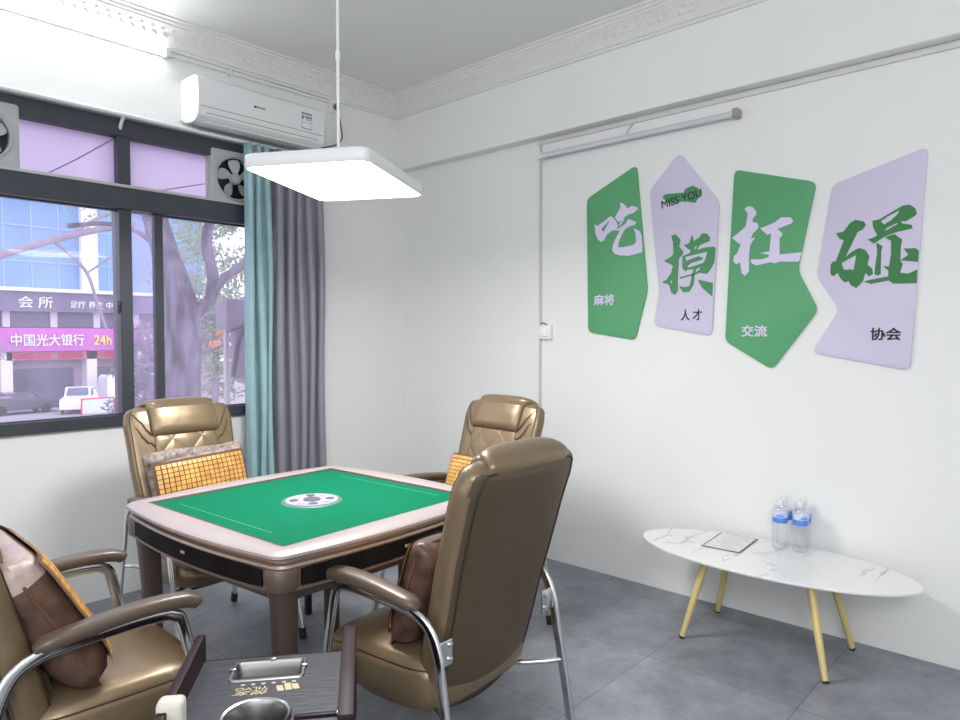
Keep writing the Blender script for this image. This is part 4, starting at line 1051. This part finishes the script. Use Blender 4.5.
car('parked_van', 'large white van parked to the right of the white car, outside the window', 'van', (21.6, 56.2, GZ), rad(5), (.88, .88, .92), 5.2, 2.2, True)
t = thing('notice_board', 'red-framed notice board standing across the street below the bank sign', 'notice board', (16.1, 48.2, GZ + .15))
bm = bmesh.new(); box(bm, -.95, .95, -.03, .03, 0, .95)
mk('board_panel', bm, mat('notice_panel', (.66, .78, .84), .5, var=.1, vscale=6), t, 0)
bm = bmesh.new(); box(bm, -1.0, 1.0, -.05, .05, .92, 1.0); box(bm, -1.0, -.92, -.05, .05, -.15, .95); box(bm, .92, 1.0, -.05, .05, -.15, .95); mk('red_frame', bm, mat('red_frame_paint', (.70, .10, .20), .5), t, 0)

BARK = mat('tree_bark', (.10, .085, .13), .85, var=.7, vscale=10, bump=1, bscale=14, stretch=(1, 1, .3))
BARK2 = mat('pale_bark', (.26, .22, .29), .85, var=.2, vscale=7)
def leafmat(n, c):
    s = NT(n); b = s.b; b.inputs['Base Color'].default_value = c + (1,); b.inputs['Roughness'].default_value = .6; b.inputs['Transmission Weight'].default_value = 0
    tr = s.add('ShaderNodeBsdfTranslucent'); tr.inputs[0].default_value = c + (1,); m = s.add('ShaderNodeMixShader'); m.inputs[0].default_value = .5
    oi = s.add('ShaderNodeTexNoise', Scale=2.5); s.link(s.coords(), oi.inputs['Vector'])
    mr = s.add('ShaderNodeMapRange'); mr.inputs['To Min'].default_value = .6; mr.inputs['To Max'].default_value = 1.4; s.link(oi.outputs[0], mr.inputs[0])
    sc = s.add('ShaderNodeVectorMath', operation='SCALE'); sc.inputs[0].default_value = c; s.link(mr.outputs[0], sc.inputs['Scale']); s.link(sc.outputs[0], b.inputs['Base Color']); s.link(sc.outputs[0], tr.inputs[0])
    s.link(b.outputs[0], m.inputs[1]); s.link(tr.outputs[0], m.inputs[2]); s.link(m.outputs[0], s.out.inputs[0]); return s.m
LEAF = leafmat('green_leaf', (.30, .38, .29)); LEAF2 = leafmat('grey_leaf', (.32, .32, .35)); LEAFO = leafmat('orange_leaf', (.75, .40, .14)); LEAFR = leafmat('red_leaf', (.70, .25, .25))
def foliage(name, blobs, m, parent, size, n):
    bm = bmesh.new(); rnd = random.Random(len(name) + n)
    for (c, r) in blobs:
        for _ in range(n):
            d = Vector((rnd.gauss(0, 1), rnd.gauss(0, 1), rnd.gauss(0, 1))).normalized() * r * rnd.random() ** .4
            p = Vector(c) + Vector((d.x, d.y, d.z * .75)); q = Matrix.Rotation(rnd.random() * 6, 3, Vector((rnd.gauss(0, 1), rnd.gauss(0, 1), rnd.gauss(0, 1))).normalized())
            s = size * (.6 + .8 * rnd.random())
            bm.faces.new([bm.verts.new(p + q @ Vector(v)) for v in ((-s, 0, 0), (0, -s * .4, 0), (s, 0, 0), (0, s * .4, 0))])
    return mk(name, bm, m, parent, 0)
def V(*a): return Vector(a)
tr = thing('street_tree', 'large forked tree close outside the window behind the curtain side', 'tree', (4.02, 8.93, GZ))
def T(p): return (p[0] - 4.02, p[1] - 8.93, p[2] - GZ)
bm = bmesh.new()
tube(bm, catmull([T(p) for p in ((4.02, 8.93, GZ), (4.02, 8.93, -1), (4.01, 8.93, .47), (4.03, 8.93, 1.2), (4.02, 8.93, 1.75), (3.92, 9.1, 2.35), (3.78, 9.3, 3.2), (3.6, 9.6, 4.6))], 5), .225, k=14, radii=[1] * 18 + [1 - .028 * i for i in range(1, 19)][:18])
tube(bm, catmull([T(p) for p in ((4.05, 8.93, 1.45), (4.18, 8.85, 1.68), (4.30, 8.72, 1.86), (4.33, 8.70, 2.2), (4.27, 8.74, 2.6), (4.36, 8.7, 3.1), (4.6, 8.6, 4.2))], 5), .085, k=12, radii=[1.1 - .016 * i for i in range(31)])
tube(bm, catmull([T(p) for p in ((4.30, 8.72, 1.86), (4.42, 8.6, 2.12), (4.62, 8.4, 2.32), (5.0, 8.2, 2.7))], 5), .055, k=10)
tube(bm, catmull([T(p) for p in ((4.15, 8.8, 1.15), (4.4, 8.7, 1.22), (4.55, 8.6, 1.38))], 4), .022, k=8)
tube(bm, catmull([T(p) for p in ((3.9, 9.1, 2.4), (3.6, 9.2, 2.7), (3.3, 9.4, 2.8), (2.9, 9.6, 2.75))], 4), .03, k=8)
mk('trunk', bm, BARK, tr, 80)
foliage('foliage', [(T((4.6, 9.6, 2.9)), .75), (T((4.3, 9.8, 2.3)), .5), (T((5.2, 9.4, 2.4)), .7), (T((3.3, 9.8, 3.2)), .6), (T((5.0, 9.8, 3.6)), .9), (T((4.9, 9.9, 1.9)), .6), (T((4.1, 10.2, 3.2)), .6), (T((4.75, 10.5, 2.5)), .55), (T((4.6, 10.5, 3.0)), .5)], LEAF, tr, .035, 300)
t2 = thing('street_tree', 'slender bare tree reaching across the blue building, at the left of the window', 'tree', (1.0, 14.0, GZ))
bm = bmesh.new()
def T2(p): return (p[0] - 1.0, p[1] - 14.0, p[2] - GZ)
tube(bm, catmull([T2(p) for p in ((1.0, 14.0, GZ), (1.0, 14, 0), (1.3, 14, 1.5), (2.2, 14, 2.15), (3.2, 14, 2.75), (4.4, 14, 3.25), (5.4, 14, 3.55))], 5), .06, k=8, radii=None)
tube(bm, catmull([T2(p) for p in ((4.0, 14, 3.08), (4.5, 14, 2.6), (4.7, 14, 2.0), (4.85, 14, 1.5))], 5), .03, k=6)
tube(bm, catmull([T2(p) for p in ((4.2, 14, 3.15), (4.7, 14, 3.55), (5.5, 14, 3.95))], 4), .035, k=6)
tube(bm, catmull([T2(p) for p in ((4.55, 14, 2.55), (5.0, 14, 2.9), (5.3, 14, 3.1))], 4), .02, k=6)
tube(bm, catmull([T2(p) for p in ((2.2, 14, 2.15), (2.3, 14, 1.2), (2.9, 14, .4), (3.3, 14, .3))], 4), .02, k=6)
mk('trunk', bm, BARK2, t2, 80)
foliage('foliage', [(T2((2.3, 14, 1.6)), .55), (T2((2.1, 14.2, .9)), .5), (T2((3.2, 14.3, 1.1)), .35)], LEAF2, t2, .04, 110)
for i, (x, y, h, r, m, lab) in enumerate(((12.4, 25, 9.8, 1.8, LEAF, 'tall green tree showing through the fork of the large tree'), (12.3, 31, 5.2, 1.6, LEAF2, 'low grey tree behind the trunk of the large forked tree'), (11.4, 27, 3.4, .9, LEAF2, 'small grey tree in front of the bank, behind the narrow window pane'),
        (17.0, 27, 11.0, 2.6, LEAF, 'green tree far right behind the outdoor box'))):
    t = thing('roadside_tree', lab, 'tree', (x, y, GZ))
    bm = bmesh.new(); tube(bm, [(0, 0, 0), (.1, 0, h * .4), (0, 0, h * .8)], .14, k=8, radii=[1.2, 1, .5]); mk('trunk', bm, BARK2, t, 60)
    rnd = random.Random(i); foliage('foliage', [((rnd.uniform(-r, r) * .6, rnd.uniform(-r, r) * .5, h * (.35 + .09 * k)), r * .6) for k in range(8)], m, t, .13, 380)
t = thing('flowering_shrub', 'shrub with red leaves beside the foot of the large forked tree', 'shrub', (8.36, 19.5, GZ))
foliage('foliage', [((0, 0, 1.3), .6), ((.2, 0, 2.4), .6), ((.1, 0, 3.6), .5), ((0, 0, 4.4), .4)], LEAFR, t, .06, 120)
t = thing('orange_bush', 'orange-leaved bush right of the large forked tree', 'shrub', (7.67, 15.3, GZ))
foliage('foliage', [((0, 0, 4.96), .16), ((.1, 0, 5.2), .10), ((-.1, 0, 3.4), .3)], LEAFO, t, .04, 100)
t = thing('garden_fence', 'low pale fence across the street behind the large tree', 'fence', (16, 28, GZ))
bm = bmesh.new()
for k in range(24): box(bm, -4 + k * .5, -3.93 + k * .5, -.03, .03, 0, 1.1)
mk('pickets', bm, CLAD, t, 0); bm = bmesh.new()
for z in (.3, .75, 1.05): box(bm, -4, 8, -.04, .04, z, z + .07)
mk('rails', bm, CLAD, t, 0)
# wall-mounted meter box with hose just outside the glass
t = thing('outdoor_box', 'grey box with a drooping black hose just outside the right window pane', 'utility box', (2.40, 4.45, 1.10))
bm = bmesh.new(); box(bm, -.125, .12, -.07, .09, .33, .53, bev=.008); box(bm, -.02, .16, -.02, .09, -.02, .40, bev=.008); mk('casing', bm, mat('lilac_grey_casing', (.22, .18, .25), .6, var=.1, vscale=8), t)
bm = bmesh.new(); tube(bm, catmull([(.10, -.075, .36), (.02, -.085, .33), (-.045, -.085, .25), (-.07, -.085, .12), (-.095, -.085, .0)]), .017, k=10); tube(bm, [(-.125, -.075, .30), (0, -.08, .35), (.12, -.075, .40)], .005, k=6)
mk('hose', bm, mat('black_hose', (.05, .045, .06), .6), t)
bm = bmesh.new(); box(bm, -.10, -.07, .0, .03, -4.9, .35); box(bm, .10, .13, .0, .03, -4.9, .1); mk('post', bm, mat('pole_grey', (.4, .36, .42), .6), t)

# ------------------------------------------------------------------ light
W_ = bpy.data.worlds.new('overcast'); SC.world = W_; W_.use_nodes = True
nt = W_.node_tree; bg = nt.nodes['Background']; bg.inputs[0].default_value = (.93, .95, 1, 1); bg.inputs[1].default_value = 2.25
def area(name, loc, rot, sx, sy, power, col=(1, 1, 1), spread=180):
    l = bpy.data.lights.new(name, 'AREA'); l.shape = 'RECTANGLE'; l.size = sx; l.size_y = sy; l.energy = power; l.color = col; l.spread = rad(spread)
    o = bpy.data.objects.new(name, l); COL.objects.link(o); o.location = loc; o.rotation_euler = rot; return o
area('pendant_light', (cen.x, cen.y, LZ - .012), (0, 0, rad(30)), .55, .44, 29, (1, .985, .96))
area('tube_light', (1.05, Y0 - .075, 2.905), (rad(-62), 0, 0), 1.15, .03, 5, (.95, .97, 1))
pl = bpy.data.lights.new('room_fill_light', 'POINT'); pl.energy = 126; pl.shadow_soft_size = .35; pl.color = (1, .99, .98)  # unseen point light added to brighten the room, no fixture
po = bpy.data.objects.new('room_fill_light', pl); COL.objects.link(po); po.location = (-.7, -.8, 2.35)
# ------------------------------------------------------------------ camera
cam = bpy.data.cameras.new('camera'); cam.sensor_fit = 'HORIZONTAL'; cam.sensor_width = 36; cam.lens = 36 * 685 / 960; cam.clip_start = .02; cam.clip_end = 500
co = bpy.data.objects.new('camera', cam); COL.objects.link(co); co.location = (0, 0, 1.38)
co.rotation_euler = (rad(90 - 2.048), 0, rad(-47.7)); SC.camera = co
vs = SC.view_settings; vs.view_transform = 'Standard'; vs.look = 'None'; vs.exposure = 0; vs.gamma = 1; vs.use_curve_mapping = False
SC.cycles.use_denoising = True
SC.cycles.max_bounces = 10; SC.cycles.diffuse_bounces = 5; SC.cycles.transparent_max_bounces = 24; SC.cycles.sample_clamp_indirect = 6
